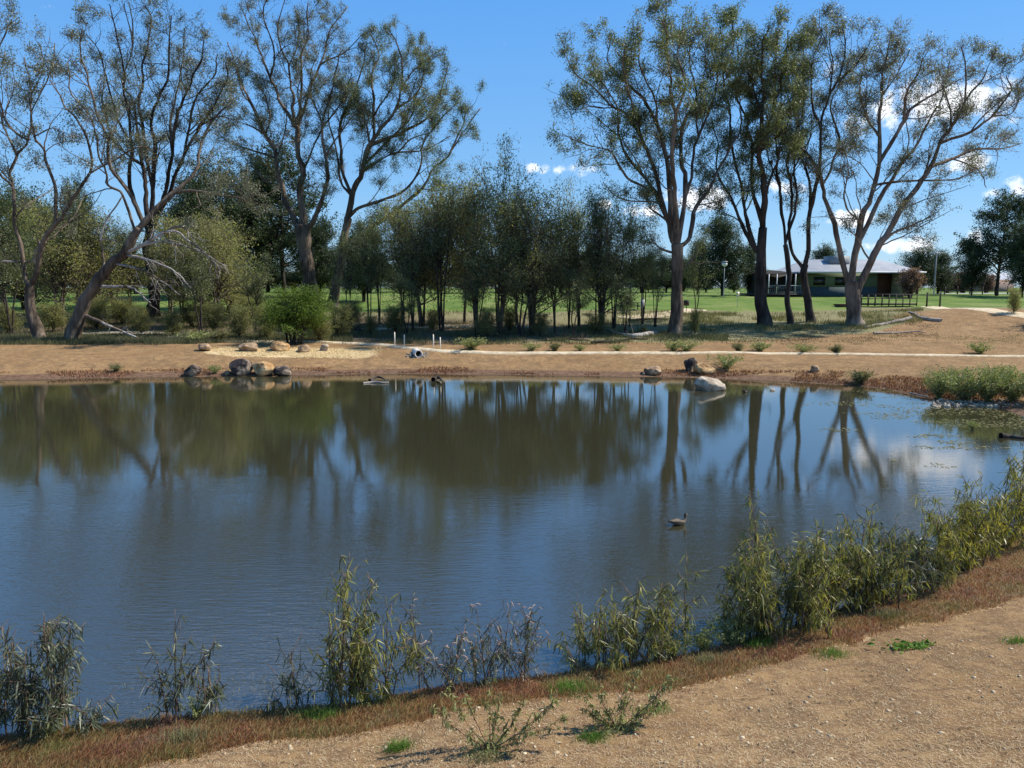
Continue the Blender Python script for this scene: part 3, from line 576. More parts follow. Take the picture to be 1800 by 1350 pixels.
spot = ['right beside the spreading gum', 'just left of the tree with a pale dead stick', 'behind the first white stake', 'behind the pair of white stakes', 'above the culvert pipe', 'left of the tallest airy sapling', 'right behind the tallest airy sapling']
cnt = {'H': 0, 'L': 0}
for i, (px, by, ty, k) in enumerate(thick):
    pool = TH if k == 'H' else TL; cnt[k] += 1
    place(pool[i % 3], used, px+rng.uniform(-9, 9), by+rng.uniform(-5, 5), ty, wide=rng.uniform(.75, 1.15) if k == 'H' else rng.uniform(.55, .85),
          label='%s thicket tree, %s such one from the left in the middle' % (desc[k], ordw[cnt[k]-1]), group='slender trees of the middle thicket')
for i, (px, by, ty) in enumerate([(715, 590, 490), (840, 592, 455), (912, 592, 430), (1008, 592, 480), (1098, 590, 490)]):
    place(TL[i % 3], used, px, by, ty, wide=1.3, label='short spindly tree at the front edge of the middle thicket, %s from the left' % ordw[i], group='short trees at the front of the middle thicket')
# understory and woods at left
lt = [(8, 560, 350, 'H'), (20, 590, 400, 'L'), (105, 575, 352, 'H'), (40, 545, 380, 'G'), (165, 566, 390, 'H'), (205, 560, 400, 'L'), (322, 575, 400, 'H'), (352, 590, 425, 'L'), (385, 575, 390, 'H'), (408, 560, 410, 'G'), (450, 585, 455, 'L'), (135, 552, 380, 'H'), (232, 555, 415, 'H'), (298, 556, 402, 'H')]
for i, (px, by, ty, k) in enumerate(lt):
    pool = {'H': TH, 'L': TL, 'G': TG}[k]
    place(pool[i % len(pool)], used, px, by, ty, wide=1.1,
          label='%s tree, %s from the left edge in the undergrowth behind the left gums' % ({'H': 'bushy olive', 'L': 'thin airy', 'G': 'low wide'}[k], ordw[sorted(p[0] for p in lt).index(px)]), group='undergrowth trees behind the leaning gum')
# dark pines and dense trees behind
for i, (px, Y, ty, k, w, lab) in enumerate([
        (500, 98, 270, 'P', 1.0, 'dark pine behind the towering grey-trunked gum, upper boughs left of its trunk'),
        (452, 102, 305, 'P', .9, 'dark pine with open boughs against sky, left of the towering gum'),
        (380, 92, 295, 'P', 1.0, 'broad dark pine right of the many-stemmed gum'),
        (345, 88, 330, 'D', .8, 'dense dark tree low behind the many-stemmed gum'),
        (146, 86, 330, 'P', .55, 'small dark pine peeping above the olive trees between the two left gums'),
        (60, 90, 345, 'D', .8, 'dense dark tree behind the bowed twin-stemmed gum'),
        (1270, 96, 392, 'D', 1.0, 'round dark tree on the lawn between the vase-shaped and straight gums'),
        (1226, 105, 440, 'D', .8, 'smaller dark tree left of the round dark tree on the lawn'),
        (1318, 100, 440, 'D', .7, 'dark bushy tree behind the straight gum trunk'),
        (1752, 98, 345, 'P', 1.0, 'tall dark conifer near the right edge'),
        (1708, 100, 432, 'D', .75, 'rounded dark tree left of the tall conifer'),
        (1796, 92, 400, 'D', .8, 'dark tree cut by the right edge beside the tall conifer'),
        (1648, 112, 450, 'D', 1.2, 'low rounded tree just right of the house beside the tall pole'),
        (1612, 110, 440, 'D', 1.3, 'rounded tree behind the right end of the house roof'),
        (1445, 120, 440, 'D', 1.1, 'distant dark treetop above the house roof left of the cooler'),
        (640, 84, 395, 'D', .9, 'dense dark tree seen between the spreading gum and the thicket'),
        (560, 92, 400, 'D', .9, 'dense dark tree behind the two big gum trunks')]):
    place({'P': TP, 'D': TD}[k][i % 2], used, px, None, ty, Y=Y, wide=w, label=lab, cat='tree', group='dark background trees')
place(TD[1], used, 1950, None, 400, Y=60, wide=.8, label='dark tree just beyond the right edge whose shadow crosses the mound', cat='tree', group='dark background trees')
# far tree line
fl = [(-60, 455), (20, 450), (95, 440), (170, 455), (240, 450), (310, 452), (390, 448), (470, 455), (560, 450), (650, 452), (735, 450), (820, 455), (900, 448), (985, 455), (1060, 452), (1130, 455), (1195, 458)]
for i, (px, ty) in enumerate(fl):
    place(TD[i % 2], used, px, None, ty, Y=128+rng.uniform(-8, 10), wide=2.6, label='distant dark green tree across the lawn, %s from the left in the far row' % ordw[i], group='far row of trees beyond the lawn')
for i, (px, ty) in enumerate([(1170, 462), (1240, 478), (1290, 486), (1350, 480), (1690, 492), (1660, 498)]):
    place(TD[i % 2], used, px, None, ty, Y=132, wide=1.6, label=['distant shrub line tree just left of the vase-shaped gum', 'low far bush right of the vase-shaped gum', 'low far bush left of the lamp post', 'low far bush behind the straight gum', 'low far bush between the tall pole and the rounded dark tree', 'low green bush right beside the tall pole'][i], cat='bush', group='far bushes beyond the lawn')
TB = [gen_tree('blossom_bush', 3, 4, .05, 1.5, 60, 5000, seed=70, leaf='leaf_blossom', r=.05, leafL=.16, thr=.3, lw=.05)]
for i, (px, Y, ty, w, lab) in enumerate([(1602, 90, 480, 1.3, 'pinkish-brown shrub against the right end of the house'), (1665, 118, 488, 1.8, 'pink-brown blossom shrub by the far road, left one'), (1695, 118, 484, 1.8, 'pink-brown blossom shrub by the far road, middle one'), (1730, 118, 488, 1.6, 'pink-brown blossom shrub by the far road, right one behind the conifer trunk')]):
    place(TB[0], used, px, None, ty, Y=Y, wide=w, label=lab, cat='shrub', group='pink-brown shrubs')
for i, px in enumerate(np.arange(-100, 1240, 62)):
    place(TG[i % 2], used, px, None, 484+6*math.sin(i*2.3), Y=150, wide=2.6, label='low distant scrub at the foot of the far tree row', cat='bush', group='distant scrub below the far tree row')
# bushes
for i, (px, by, ty) in enumerate([(690, 585, 545), (765, 580, 540), (850, 594, 545), (890, 584, 535), (960, 592, 548), (1035, 588, 556), (1135, 586, 562)]):
    place(TG[i % 2], used, px+rng.uniform(-12, 12), by, ty+rng.uniform(-8, 14), wide=rng.uniform(1.1, 2.0), label='low olive understory shrub among the trunks of the middle thicket, %s from the left' % ordw[i], cat='shrub', group='understory shrubs of the middle thicket')
bb = gen_tree('green_bush', 4, 6, .18, 2.0, 160, 24000, seed=80, leaf='leaf_bright', r=.06, leafL=.13, thr=.25, lean=.25, up=.1, ang=(30, 80), lw=.02, clump=.8)
place(bb, used, 512, 606, 520, wide=1.55, label='bright green rounded bush behind the row of boulders', cat='bush')
for i, (px, by, ty, w, lab) in enumerate([(560, 600, 552, 1.3, 'duller green shrub touching the right side of the bright green bush'), (470, 598, 545, 1.2, 'dull green shrub behind the left side of the bright green bush'), (420, 596, 540, 1.2, 'grey-green shrub behind the second boulder of the row'), (595, 592, 540, 1.3, 'shrub under the spreading gum, right of the bright green bush'), (305, 592, 548, 1.2, 'grey-green shrub under the drooping dead branches'), (1782, 551, 512, .9, 'small dark green conical shrub on the mound beside the cream path'), (250, 590, 540, 1.1, 'shrub between the leaning trunk and the drooping dead branches'), (1222, 586, 548, .8, 'dark low shrub touching the right side of the vase-shaped gum trunk'), (650, 590, 555, 1.2, 'low shrub between the spreading gum and the thicket'), (15, 588, 540, 1.6, 'low shrub at the left edge below the bowed gum'), (95, 582, 535, 1.7, 'low shrub between the bowed gum trunk and the leaning trunk'), (170, 578, 530, 1.6, 'low shrub behind the leaning gum trunk'), (215, 570, 528, 1.8, 'low shrub left of the dark upright trunk'), (335, 575, 530, 1.8, 'low shrub behind the drooping dead branches, farther back'), (375, 585, 535, 1.5, 'low shrub left of the grey-green boulder shrub'), (440, 570, 525, 1.8, 'low shrub behind the left of the bright green bush, farther back'), (615, 575, 530, 1.7, 'low shrub at the foot of the spreading gum')]):
    place(TG[i % 2], used, px, by, ty, wide=w, label=lab, cat='shrub', group='shrubs among the trees')

# ------------------------------------------------------------------ weeds, grass
def weed_clump(name, n=500, H=.6, W=.6, leaf='leaf_weed', L=.07, seed=0, stems=30, w=.012, nleaf=None):
    root = empty(name); mb = MB(); a = rng.uniform(0, 6.28, stems); tilt = rng.uniform(0, 1, stems)**.8*W; h = H*rng.uniform(.5, 1, stems)
    t = np.linspace(0, 1, 6); P = np.stack([np.cos(a)[:, None]*tilt[:, None]*t**1.2, np.sin(a)[:, None]*tilt[:, None]*t**1.2, h[:, None]*t*(1-.12*t)], -1)+rng.normal(size=(stems, 6, 3))*.015*t[None, :, None]
    mb.add(*tubes(P, np.full((stems, 6), .004)*(1.2-t), 3, False)); mb.build('stem', M['stem'], root)
    lp = pick_leafpts(P, n, .3, .2, seed); V, Fq = leaves(lp, L, w, .04, -.1); mesh_np('foliage', V, [Fq], M[leaf], False, None, root); root['h'] = H; return root
W1 = [weed_clump('weed_clump', 1600, .8, .75, 'leaf_weed', .09, 90, 40, .018), weed_clump('weed_clump', 1100, .7, .9, 'leaf_weed', .1, 91, 30, .018), weed_clump('weed_clump', 1400, .8, .6, 'drygrass', .14, 92, 50, .014)]
wl = [(1183, 617, 598, 1.3, 'pale weed clump on the bank below the vase-shaped gum'), (1205, 617, 596, 1.4, 'larger weed clump by the path right of the vase-shaped gum trunk'), (1298, 618, 600, 1.3, 'weed clump on the path edge, left of a pair'), (1335, 618, 598, 1.4, 'weed clump on the path edge, right of a pair'),
      (1412, 621, 603, 1.3, 'weed clump at the path below the house, left one'), (1470, 622, 604, 1.3, 'weed clump at the path below the house, right one'), (1722, 622, 600, 1.3, 'weed clump above the path near the right edge'), (1275, 648, 620, 1.1, 'weed clump right behind the paired shore boulders'),
      (1510, 675, 647, 1.4, 'grey-green weed clump on the red shore mud'), (828, 614, 590, 1.6, 'tawny grass clump by the path right of the last stake'), (935, 616, 602, 1.4, 'weed clump at the path under the thicket, left one'), (975, 617, 600, 1.4, 'weed clump at the path under the thicket, middle one'), (1020, 617, 604, 1.3, 'weed clump at the path under the thicket, right one'), (1085, 617, 603, 1.2, 'low weed clump left of the white fallen branch'),
      (205, 653, 638, 1.4, 'small weed tuft on the bare far bank at left'), (378, 657, 640, .9, 'small weed between the lone shore boulder and the big dark boulder'), (345, 600, 580, 1.6, 'grassy clump left of the boulder row'), (385, 600, 578, 1.6, 'grassy clump behind the first boulder of the row'), (1710, 755, 738, .9, 'small weed sprig standing in the shallows at right')]
for i, (px, by, ty, w, lab) in enumerate(wl):
    place(W1[i % 3], used, px, by, ty, wide=w, label=lab, cat='weed', group='weed clumps on the far bank')
WB = weed_clump('shore_shrub', 3000, 1.5, 1.1, 'leaf_weed', .1, 95, 100, .016); WB2 = weed_clump('shore_shrub', 2700, 1.3, 1.3, 'leaf_weed', .11, 96, 80, .016)
for i, (px, by, ty, w, lab) in enumerate([(1650, 701, 645, .9, 'green-gold shore shrub at the right bank, leftmost of the row'), (1692, 706, 636, 1.0, 'green-gold shore shrub, second from left in the right bank row'), (1735, 708, 634, 1.0, 'green-gold shore shrub, third from left in the right bank row'), (1780, 706, 640, 1.0, 'green-gold shore shrub, fourth in the right bank row, at the photo edge'), (1825, 706, 640, 1.0, 'green-gold shore shrub cut off by the right edge of the photo'), (1672, 682, 640, 1.0, 'green-gold shore shrub behind the left end of the right bank row'), (1760, 680, 632, 1.1, 'green-gold shore shrub behind the right end of the right bank row')]):
    place((WB, WB2)[i % 2], used, px, by, ty, wide=w, label=lab, cat='shrub', group='shrubs on the right-hand shore')

def blades(pts, H, W, lean=.5, seg=2):
    n = len(pts); a = rng.uniform(0, 6.28, n); h = H*(.5+.8*rng.random(n)); d = np.stack([np.cos(a), np.sin(a), np.zeros(n)], -1); side = np.stack([-np.sin(a+.5), np.cos(a+.5), np.zeros(n)], -1)*(W*(.6+.8*rng.random(n)))[:, None]
    l = (lean*rng.random(n)*h)[:, None]; z = np.array([0, 0, 1.])
    m = pts+d*l*.35+z*(h*.6)[:, None]; tip = pts+d*l+z*h[:, None]
    V = np.stack([pts-side, pts+side, m+side*.7, m-side*.7, tip], 1).reshape(-1, 3); i = np.arange(n)[:, None]*5
    return V, [i+np.array([[0, 1, 2, 3]]), i+np.array([[3, 2, 4]])]
def scatter_blades(name, pxr, pyr, n, H, W, m, cond=None, lean=.5, label=None, clump=0.):
    px = rng.uniform(*pxr, n); Ymin, Ymax = pyr; y = rng.uniform(Ymin, Ymax, n); x = (px-900)/F*y
    if cond is not None: k = cond(x, y, px); x, y = x[k], y[k]
    if clump: k = rng.random(len(x)) < np.clip((fbm2(x*clump, y*clump, 66)-.45)*6, .03, 1); x, y = x[k], y[k]
    P = np.stack([x, y, height(x, y)-.01], -1); V, Fs = blades(P, H, W, lean); o = mesh_np(name, V, Fs, M[m]); tag(o, label, 'grass', None, 'stuff'); return o
scatter_blades('grass', (-60, 620), (50.2, 56), 38000, .3, .012, 'greygrass', lambda x, y, p: (y > 50.2+1.5*sstep(330, 420, p)+.5*noise2(x, y, 2)), label='grey-green rough grass along the top of the far bank at left')
scatter_blades('grass', (600, 1280), (50.5, 58), 34000, .28, .012, 'greygrass', label='grey rough grass and litter beneath the middle thicket', clump=.6)
scatter_blades('grass', (1180, 1620), (56, 70), 42000, .28, .014, 'drygrass', lambda x, y, p: y > 58+2*noise2(x*.5, y*.5, 4)+3*sstep(1500, 1620, p), label='dry olive grass between the gums and the lawn', clump=.35)
scatter_blades('grass', (-60, 1180), (56, 72), 42000, .3, .014, 'drygrass', label='dry grass under the woods between bank and lawn', clump=.35)
scatter_blades('grass', (1100, 1800), (50.5, 57), 16000, .09, .01, 'drygrass', label='thin dry grass on the brown slope below the gums', clump=.8)
scatter_blades('grass', (-60, 1900), (43, 50), 26000, .05, .008, 'drygrass', lambda x, y, p: sdist(x, y) > 1.0, label='sparse dry stubble on the bare far bank', clump=.9)
scatter_blades('mulch', (320, 700), (44.6, 49), 15000, .06, .014, 'mulch', lambda x, y, p: (p > 345+50*noise2(x*.8, y*.8, 3)) & (p < 640+60*noise2(x*.8, y*.8, 5)) & (y > 45+1.2*noise2(x*.7, y, 9)), lean=3., label='pale straw mulch spread on the slope below the boulder row')
scatter_blades('leaf_litter', (500, 1650), (52, 63), 26000, .08, .02, 'litter', lean=3., label='brown bark and leaf litter under the gums', clump=.5)
# red succulent patches along the far water's edge
def far_sam():
    px = rng.uniform(-50, 1800, 160000); y = rng.uniform(30, 47, 160000); x = (px-900)/F*y; s = sdist(x, y)
    k = (s > .1) & (s < 1.3+.8*sstep(1200, 1500, px)) & (fbm2(x*.22, y*.6, 55)+.12*sstep(1100, 1500, px) > .5); x, y = x[k], y[k]
    P = np.stack([x, y, height(x, y)], -1); V, Fs = blades(P, .12, .02, 1.5); tag(mesh_np('ground_cover', V, Fs, M['samphire_far']), "low red-brown ground cover along the far water's edge", 'ground cover', None, 'stuff')
far_sam()
def near_sam():
    px = rng.uniform(-120, 1950, 420000); py = rng.uniform(940, 1420, 420000); P = near_pts(px, py); s = sdist(P[:, 0], P[:, 1]); ey = edge_y(P[:, 0])
    jit = (fbm2(P[:, 0]*3, P[:, 1]*3, 15)-.5)*.35
    k = (s > -.03) & (P[:, 1] > ey+jit*.6-.16*rng.random(len(s))**5) & (P[:, 1] < 24); P = P[k]; s = s[k]
    n = len(P); hgt = .012+.085*fbm2(P[:, 0]*3.2, P[:, 1]*3.2, 8)**1.3
    V, Fs = blades(P, 1., .0042, 1.6); V = V.reshape(-1, 5, 3); f = (hgt*(.7+.6*rng.random(n)))[:, None, None]; V = P[:, None]+(V-P[:, None])*np.concatenate([np.repeat(np.repeat(f, 5, 1), 2, 2)*1.0, np.repeat(f, 5, 1)], -1)
    # keep real blade widths after scaling
    V[:, 0] = P-(V[:, 1]-P)*0+np.array([-.004, 0, 0])*1; V[:, 1] = P+np.array([.004, .001, 0]); V[:, 2] += np.array([.004, 0, 0]); V[:, 3] += np.array([-.004, 0, 0])
    tag(mesh_np('ground_cover', V.reshape(-1, 3), Fs, M['samphire']), "low rust-red and olive ground cover along the near water's edge", 'ground cover', None, 'stuff')
    print('samphire blades', n)
near_sam()
# straw, pebbles and dry bits on the near dirt
def near_bits():
    def pts(n, pmin=1040):
        px = rng.uniform(150, 1900, n); py = rng.uniform(pmin, 1400, n); P = near_pts(px, py); k = (P[:, 1] < edge_y(P[:, 0])-.06); return P[k]
    P = pts(60000); n = len(P); a = rng.uniform(0, 3.14, n); d = np.stack([np.cos(a), np.sin(a), rng.uniform(-.1, .25, n)], -1); l = rng.uniform(.012, .05, n)[:, None]; w = np.stack([-np.sin(a), np.cos(a), 0*a], -1)*.0016
    P[:, 2] += .004; V = np.stack([P-w, P+w, P+d*l+w, P+d*l-w], 1).reshape(-1, 3); tag(mesh_np('straw', V, [np.arange(n*4).reshape(-1, 4)], M['straw']), 'dry straw bits strewn over the near dirt', 'straw', None, 'stuff')
    P = pts(4600); P = P[(rng.random(len(P)) < .35+.65*(fbm2(P[:, 0], P[:, 1], 70) > .5))]
    ico = np.array([(0, 0, 1), (.89, 0, .45), (.28, .85, .45), (-.72, .53, .45), (-.72, -.53, .45), (.28, -.85, .45), (.72, .53, -.45), (-.28, .85, -.45), (-.89, 0, -.45), (-.28, -.85, -.45), (.72, -.53, -.45), (0, 0, -1)])
    fi = np.array([(0, 1, 2), (0, 2, 3), (0, 3, 4), (0, 4, 5), (0, 5, 1), (1, 6, 2), (2, 7, 3), (3, 8, 4), (4, 9, 5), (5, 10, 1), (6, 7, 2), (7, 8, 3), (8, 9, 4), (9, 10, 5), (10, 6, 1), (11, 7, 6), (11, 8, 7), (11, 9, 8), (11, 10, 9), (11, 6, 10)])
    n = len(P); r = (.004+.026*rng.random(n)**7); sc = np.stack([r*rng.uniform(.8, 1.6, n), r*rng.uniform(.8, 1.4, n), r*rng.uniform(.4, .8, n)], -1)
    V = P[:, None]+ico[None]*sc[:, None]*rng.uniform(.5, 1.3, (n, 12, 1)); Fi = (np.arange(n)[:, None, None]*12+fi[None]).reshape(-1, 3)
    tag(mesh_np('pebbles', V.reshape(-1, 3), [Fi], M['pebble']), 'pale pebbles scattered over the near dirt', 'pebbles', None, 'stuff')
    P = pts(1500); P[:, 2] += .008; V, Fq = leaves(P, .055, .009, .0, -.1); V = V.reshape(-1, 4, 3); V[:, :, 2] = V[:, :1, 2]+(V[:, :, 2]-V[:, :1, 2])*.25+.003; V = V.reshape(-1, 3); tag(mesh_np('leaf_litter', V, [Fq], M['litter']), 'dark dry leaves and bark chips on the near dirt', 'leaf litter', None, 'stuff')
near_bits()

# ------------------------------------------------------------------ saplings at the near water edge
def ribbon_leaves(base, dirv, L, W, curl=.6):
    n = len(base); K = 5; P = np.empty((n, K, 3)); P[:, 0] = base; d = dirv; st = (L/(K-1))[:, None]
    for j in range(1, K):
        d = norm(d+np.array([0, 0, -curl*.35])); P[:, j] = P[:, j-1]+d*st
    T = norm(P[:, -1]-P[:, 0]); side = norm(np.cross(T, norm(rng.normal(size=(n, 3))+np.array([0, 0, .4]))))
    prof = np.array([.15, .85, 1., .65, .02]); off = side[:, None]*prof[None, :, None]*(W[:, None, None])
    V = np.stack([P-off, P+off], 2).reshape(-1, 3); i = np.arange(n*K*2).reshape(n, K, 2)
    Fq = np.stack([i[:, :-1, 0], i[:, :-1, 1], i[:, 1:, 1], i[:, 1:, 0]], -1).reshape(-1, 4); return V, Fq
def sapling(px, by, ty, wpx, label, mat_='leaf_sap', stems=5, dens=1., seedh=0, L=.165, group='young gum saplings along the near shore'):
    b = near_pts(np.array([float(px)]), np.array([float(by)]))[0]; b[2] = max(b[2], -.05)
    H = at(px, ty, b[1])[2]-b[2]; Wm = wpx*b[1]/F
    root = empty('sapling', b); mb = MB(); K = 9; t = np.linspace(0, 1, K)
    a = rng.uniform(0, 6.28, stems); r = Wm*.62*np.sqrt(rng.random(stems)); h = H*rng.uniform(.35, .85, stems); h[0] = H; r[0] *= .4
    b0 = rng.normal(size=(stems, 2))*Wm*.2
    P = np.stack([b0[:, :1]+np.cos(a)[:, None]*r[:, None]*t**1.3, b0[:, 1:]+np.sin(a)[:, None]*r[:, None]*t**1.3, h[:, None]*t-.06*(t == 0)], -1)+(rng.normal(size=(stems, K, 3))*.018*H).cumsum(1)*.35
    R = np.full((stems, K), 1.)*(.007*(1-t)+.002)*(.6+.5*H)
    n2 = int(stems*9*H*dens)+4
    P2, R2 = grow(P, R, n2, .1, .2, .6, 30, 75, 5, .16, .16, .01, .7, lend=.45)
    mb.add(*tubes(P, R, 5)); mb.add(*tubes(P2, np.maximum(R2, .0016), 3, False)); mb.build('stem', M['stem'], root, True)
    nl = int((300*H*stems/5+n2*5)*dens)
    src = np.concatenate([P2, P2, P[:, 4:9]]); zz = np.clip(src[:, -1, 2]/H, 0, 1); pw = 1.05-.75*zz; i = rng.choice(len(src), nl, p=pw/pw.sum()); f = rng.random(nl)*4; k = np.minimum(f.astype(int), 3); f = f-k
    base = src[i, k]*(1-f)[:, None]+src[i, k+1]*f[:, None]; T = norm(src[i, k+1]-src[i, k])
    dw = rng.normal(.95, .55, nl); d = norm(T*.25+norm(rng.normal(size=(nl, 3)))*.75+np.stack([0*dw, 0*dw, -dw], -1)); V, Fq = ribbon_leaves(base, d, L*rng.uniform(.5, 1.3, nl), L*.044*rng.uniform(.6, 1.3, nl), rng.uniform(.1, .5))
    mesh_np('leaves', V, [Fq], M[mat_], True, None, root)
    if seedh:
        i = rng.integers(0, len(P2), seedh); bs = np.concatenate([P2[i, -1], P[:, -1]]); n = len(bs); d = norm(rng.normal(size=(n, 3))*.5+np.array([0, 0, .9])); st = .018; Q = np.empty((n, 6, 3)); Q[:, 0] = bs
        for j in range(1, 6): d = norm(d+np.array([.12, 0, -.32])); Q[:, j] = Q[:, j-1]+d*st
        
        for q in Q: V, Fs = tubes(q[None], np.array([[.0025, .005, .006, .0055, .004, .001]]), 5, False); mesh_np('seed_head', V, Fs, M['seed'], True, None, root)
    tag(root, label, 'sapling', group); return root
M['leaf_gold'] = leaf_mat('golden_sapling_leaves', [(0, (.045, .055, .022)), (.3, (.12, .13, .035)), (.55, (.27, .25, .055)), (.8, (.42, .35, .08)), (.95, (.42, .22, .08)), (1, (.5, .42, .26))], .42, .4, .45, 1.2)
for s in [(-25, 1300, 1060, 90, 'narrow-leaved sapling cut by the left edge', 'leaf_sap', 4, 1.),
          (30, 1296, 1095, 110, 'dense grey-green sapling, first whole one at the lower left', 'leaf_sap_grey', 6, 1.2),
          (100, 1292, 1085, 105, 'dense sapling with yellowish tips beside the lower-left grey one', 'leaf_sap_grey', 6, 1.2),
          (160, 1288, 1240, 60, 'tiny sprawling sapling at the foot of the lower-left pair', 'leaf_sap_grey', 3, 1.2),
          (308, 1266, 1072, 95, 'lone sparse sapling with drooping dark leaves', 'leaf_sap_grey', 3, .75),
          (368, 1260, 1140, 45, 'thin upright sapling right beside the lone sparse one', 'leaf_sap_grey', 3, .8),
          (525, 1246, 1145, 75, 'short dark sapling left of the tallest lower-centre sapling', 'leaf_sap_grey', 4, .8),
          (585, 1240, 1080, 70, 'mid-size drooping sapling touching the left of the tallest lower-centre one', 'leaf_sap', 4, .8),
          (630, 1236, 975, 120, 'tallest lower-centre sapling, peaked with yellow-green tip', 'leaf_sap', 6, 1.1),
          (690, 1226, 1075, 80, 'drooping sapling touching the right of the tallest lower-centre one', 'leaf_sap', 4, .9)]:
    sapling(s[0], s[1], s[2], s[3], s[4], s[5], s[6], s[7])
for s in [(775, 1212, 1065, 90, 'pink-tipped bushy plant at the waterline, left of three', 20), (850, 1200, 1058, 90, 'pink-tipped bushy plant at the waterline, middle of three', 18), (925, 1192, 1072, 80, 'pink-tipped bushy plant at the waterline, right of three', 22)]:
    sapling(s[0], s[1], s[2], s[3], s[4], 'leaf_sap_grey', 6, .85, s[5], .12, 'pink-tipped plants at the waterline')
for s in [(1040, 1176, 1045, 90, 'dense sapling right of the pink-tipped plants', 'leaf_sap', 8, 1.0), (1105, 1168, 1015, 100, 'tall dense sapling in the pair right of the pink-tipped plants', 'leaf_sap', 9, 1.0), (1160, 1156, 1050, 60, 'slender sapling filling behind the tall dense pair', 'leaf_sap', 4, .9),
          (1200, 1148, 985, 45, 'thin spindly sapling standing alone above the low marsh weeds', 'leaf_sap', 2, .9),
          (1340, 1118, 915, 125, 'leftmost sapling of the long right-hand thicket with lone leafy tip', 'leaf_sap', 11, 1.12), (1385, 1108, 885, 125, 'second sapling of the right-hand thicket, tallest at its left end', 'leaf_sap', 11, 1.12),
          (1440, 1092, 912, 125, 'third sapling of the right-hand thicket', 'leaf_sap', 11, 1.12), (1490, 1076, 900, 125, 'fourth sapling of the right-hand thicket', 'leaf_sap', 11, 1.12), (1540, 1062, 890, 125, 'fifth sapling of the right-hand thicket, its middle peak', 'leaf_sap', 11, 1.12),
          (1590, 1045, 925, 125, 'sixth sapling of the right-hand thicket, in its dip', 'leaf_sap_grey', 11, 1.12), (1640, 1028, 885, 80, 'seventh sapling of the right-hand thicket, golden-leaved', 'leaf_gold', 11, 1.12), (1685, 1005, 848, 80, 'eighth sapling of the right-hand thicket, golden-green', 'leaf_gold', 11, 1.12),
          (1730, 985, 838, 80, 'ninth sapling of the right-hand thicket', 'leaf_gold', 11, 1.12), (1775, 962, 815, 80, 'tenth sapling of the right-hand thicket, at the right edge', 'leaf_gold', 11, 1.12), (1825, 940, 790, 80, 'eleventh sapling, cut by the right edge', 'leaf_gold', 11, 1.12)]:
    sapling(s[0], s[1], s[2], s[3], s[4], s[5], s[6], s[7])
# low marsh weeds
for i, (px, by, ty, w, lab) in enumerate([(1235, 1142, 1095, .9, 'low marsh weed tuft between the spindly sapling and the right-hand thicket, left'), (1280, 1130, 1080, .9, 'low marsh weed tuft at the left foot of the right-hand thicket'), (1180, 1158, 1115, .8, 'low green weed under the spindly sapling'), (90, 1296, 1262, .8, 'green weed tuft between the stems of the lower-left pair'), (640, 1238, 1205, .9, 'green weed tuft under the tallest lower-centre sapling'), (1430, 1100, 1065, .9, 'green weed tuft under the third sapling of the right-hand thicket'), (345, 1262, 1225, .8, 'yellow-green weed tuft between the lone sparse and thin saplings')]):
    b = near_pts(np.array([float(px)]), np.array([float(by)]))[0]; o = copy_tree(W1[1]); hh = at(px, ty, b[1])[2]-b[2]; o.location = b; s = hh/.7; o.scale = (s*w*.8, s*w*.8, s); o.rotation_euler = (0, 0, i*1.3); tag(o, lab, 'weed', 'low weeds among the saplings')
# dry woody weeds on the dirt
def woody(px, by, stems, label, seed):
    b = near_pts(np.array([float(px)]), np.array([float(by)]))[0]; root = empty('woody_weed', b); sc = b[1]/F; P = []; K = 10
    for tx, ty, dy in stems:
        tip = np.array([(tx-px)*sc, dy, 0]); tip[2] = at(tx, ty, b[1]+dy)[2]-b[2]
        u = np.linspace(0, 1, K)[:, None]; mid = tip*np.array([.55, .55, .35]); q = (1-u)**2*0+2*u*(1-u)*mid+u*u*tip; P.append(q+rng.normal(size=(K, 3))*.006*u)
    P = np.array(P); R = np.tile(np.linspace(.006, .0022, K), (len(P), 1)); mb = MB(); P2, R2 = grow(P, R, len(P)*7, .25, .06, .22, 25, 65, 5, .15, .15, .012, .7)
    mb.add(*tubes(P, R, 5)); mb.add(*tubes(P2, np.maximum(R2, .0016), 3, False)); mb.build('stem', M['stem_red'], root, True)
    src = np.concatenate([P2, P[:, 5:]]); n = 1100; i = rng.integers(0, len(src), n); f = rng.random(n)*4; k = np.minimum(f.astype(int), 3); f -= k
    base = src[i, k]*(1-f)[:, None]+src[i, k+1]*f[:, None]; V, Fq = ribbon_leaves(base, norm(rng.normal(size=(n, 3))+np.array([0, 0, -.3])), .058*rng.uniform(.5, 1.4, n), .0055*rng.uniform(.7, 1.5, n), 1.); 
    n = 260; c = rng.normal(size=(n, 3))*np.array([.12, .09, .02]); c[:, 2] = np.abs(c[:, 2])+.01; V2, F2 = ribbon_leaves(c, norm(rng.normal(size=(n, 3))+np.array([0, 0, .9])), .08*rng.uniform(.5, 1.3, n), .006*rng.uniform(.7, 1.5, n), .7)
    mesh_np('leaves', np.concatenate([V, V2]), [np.concatenate([Fq, F2+len(V)])], M['leaf_weed'], True, None, root)
    tag(root, label, 'weed', 'woody weeds on the near dirt')
woody(862, 1318, [(775, 1195, -.1), (800, 1180, .15), (858, 1180, .2), (880, 1215, 0), (925, 1235, .1), (985, 1225, -.1), (760, 1250, .05), (960, 1260, .2), (820, 1290, -.15), (1000, 1260, 0)], 'straggly reddish-stemmed weed on the dirt, nearer the bottom edge', 1)
woody(1085, 1282, [(1000, 1195, 0), (1040, 1190, .15), (1125, 1180, .2), (1190, 1185, 0), (1060, 1215, .1), (1175, 1230, .1), (1100, 1200, -.1), (1020, 1240, 0), (1150, 1250, -.1)], 'straggly reddish-stemmed weed on the dirt, right of the nearer one', 2)
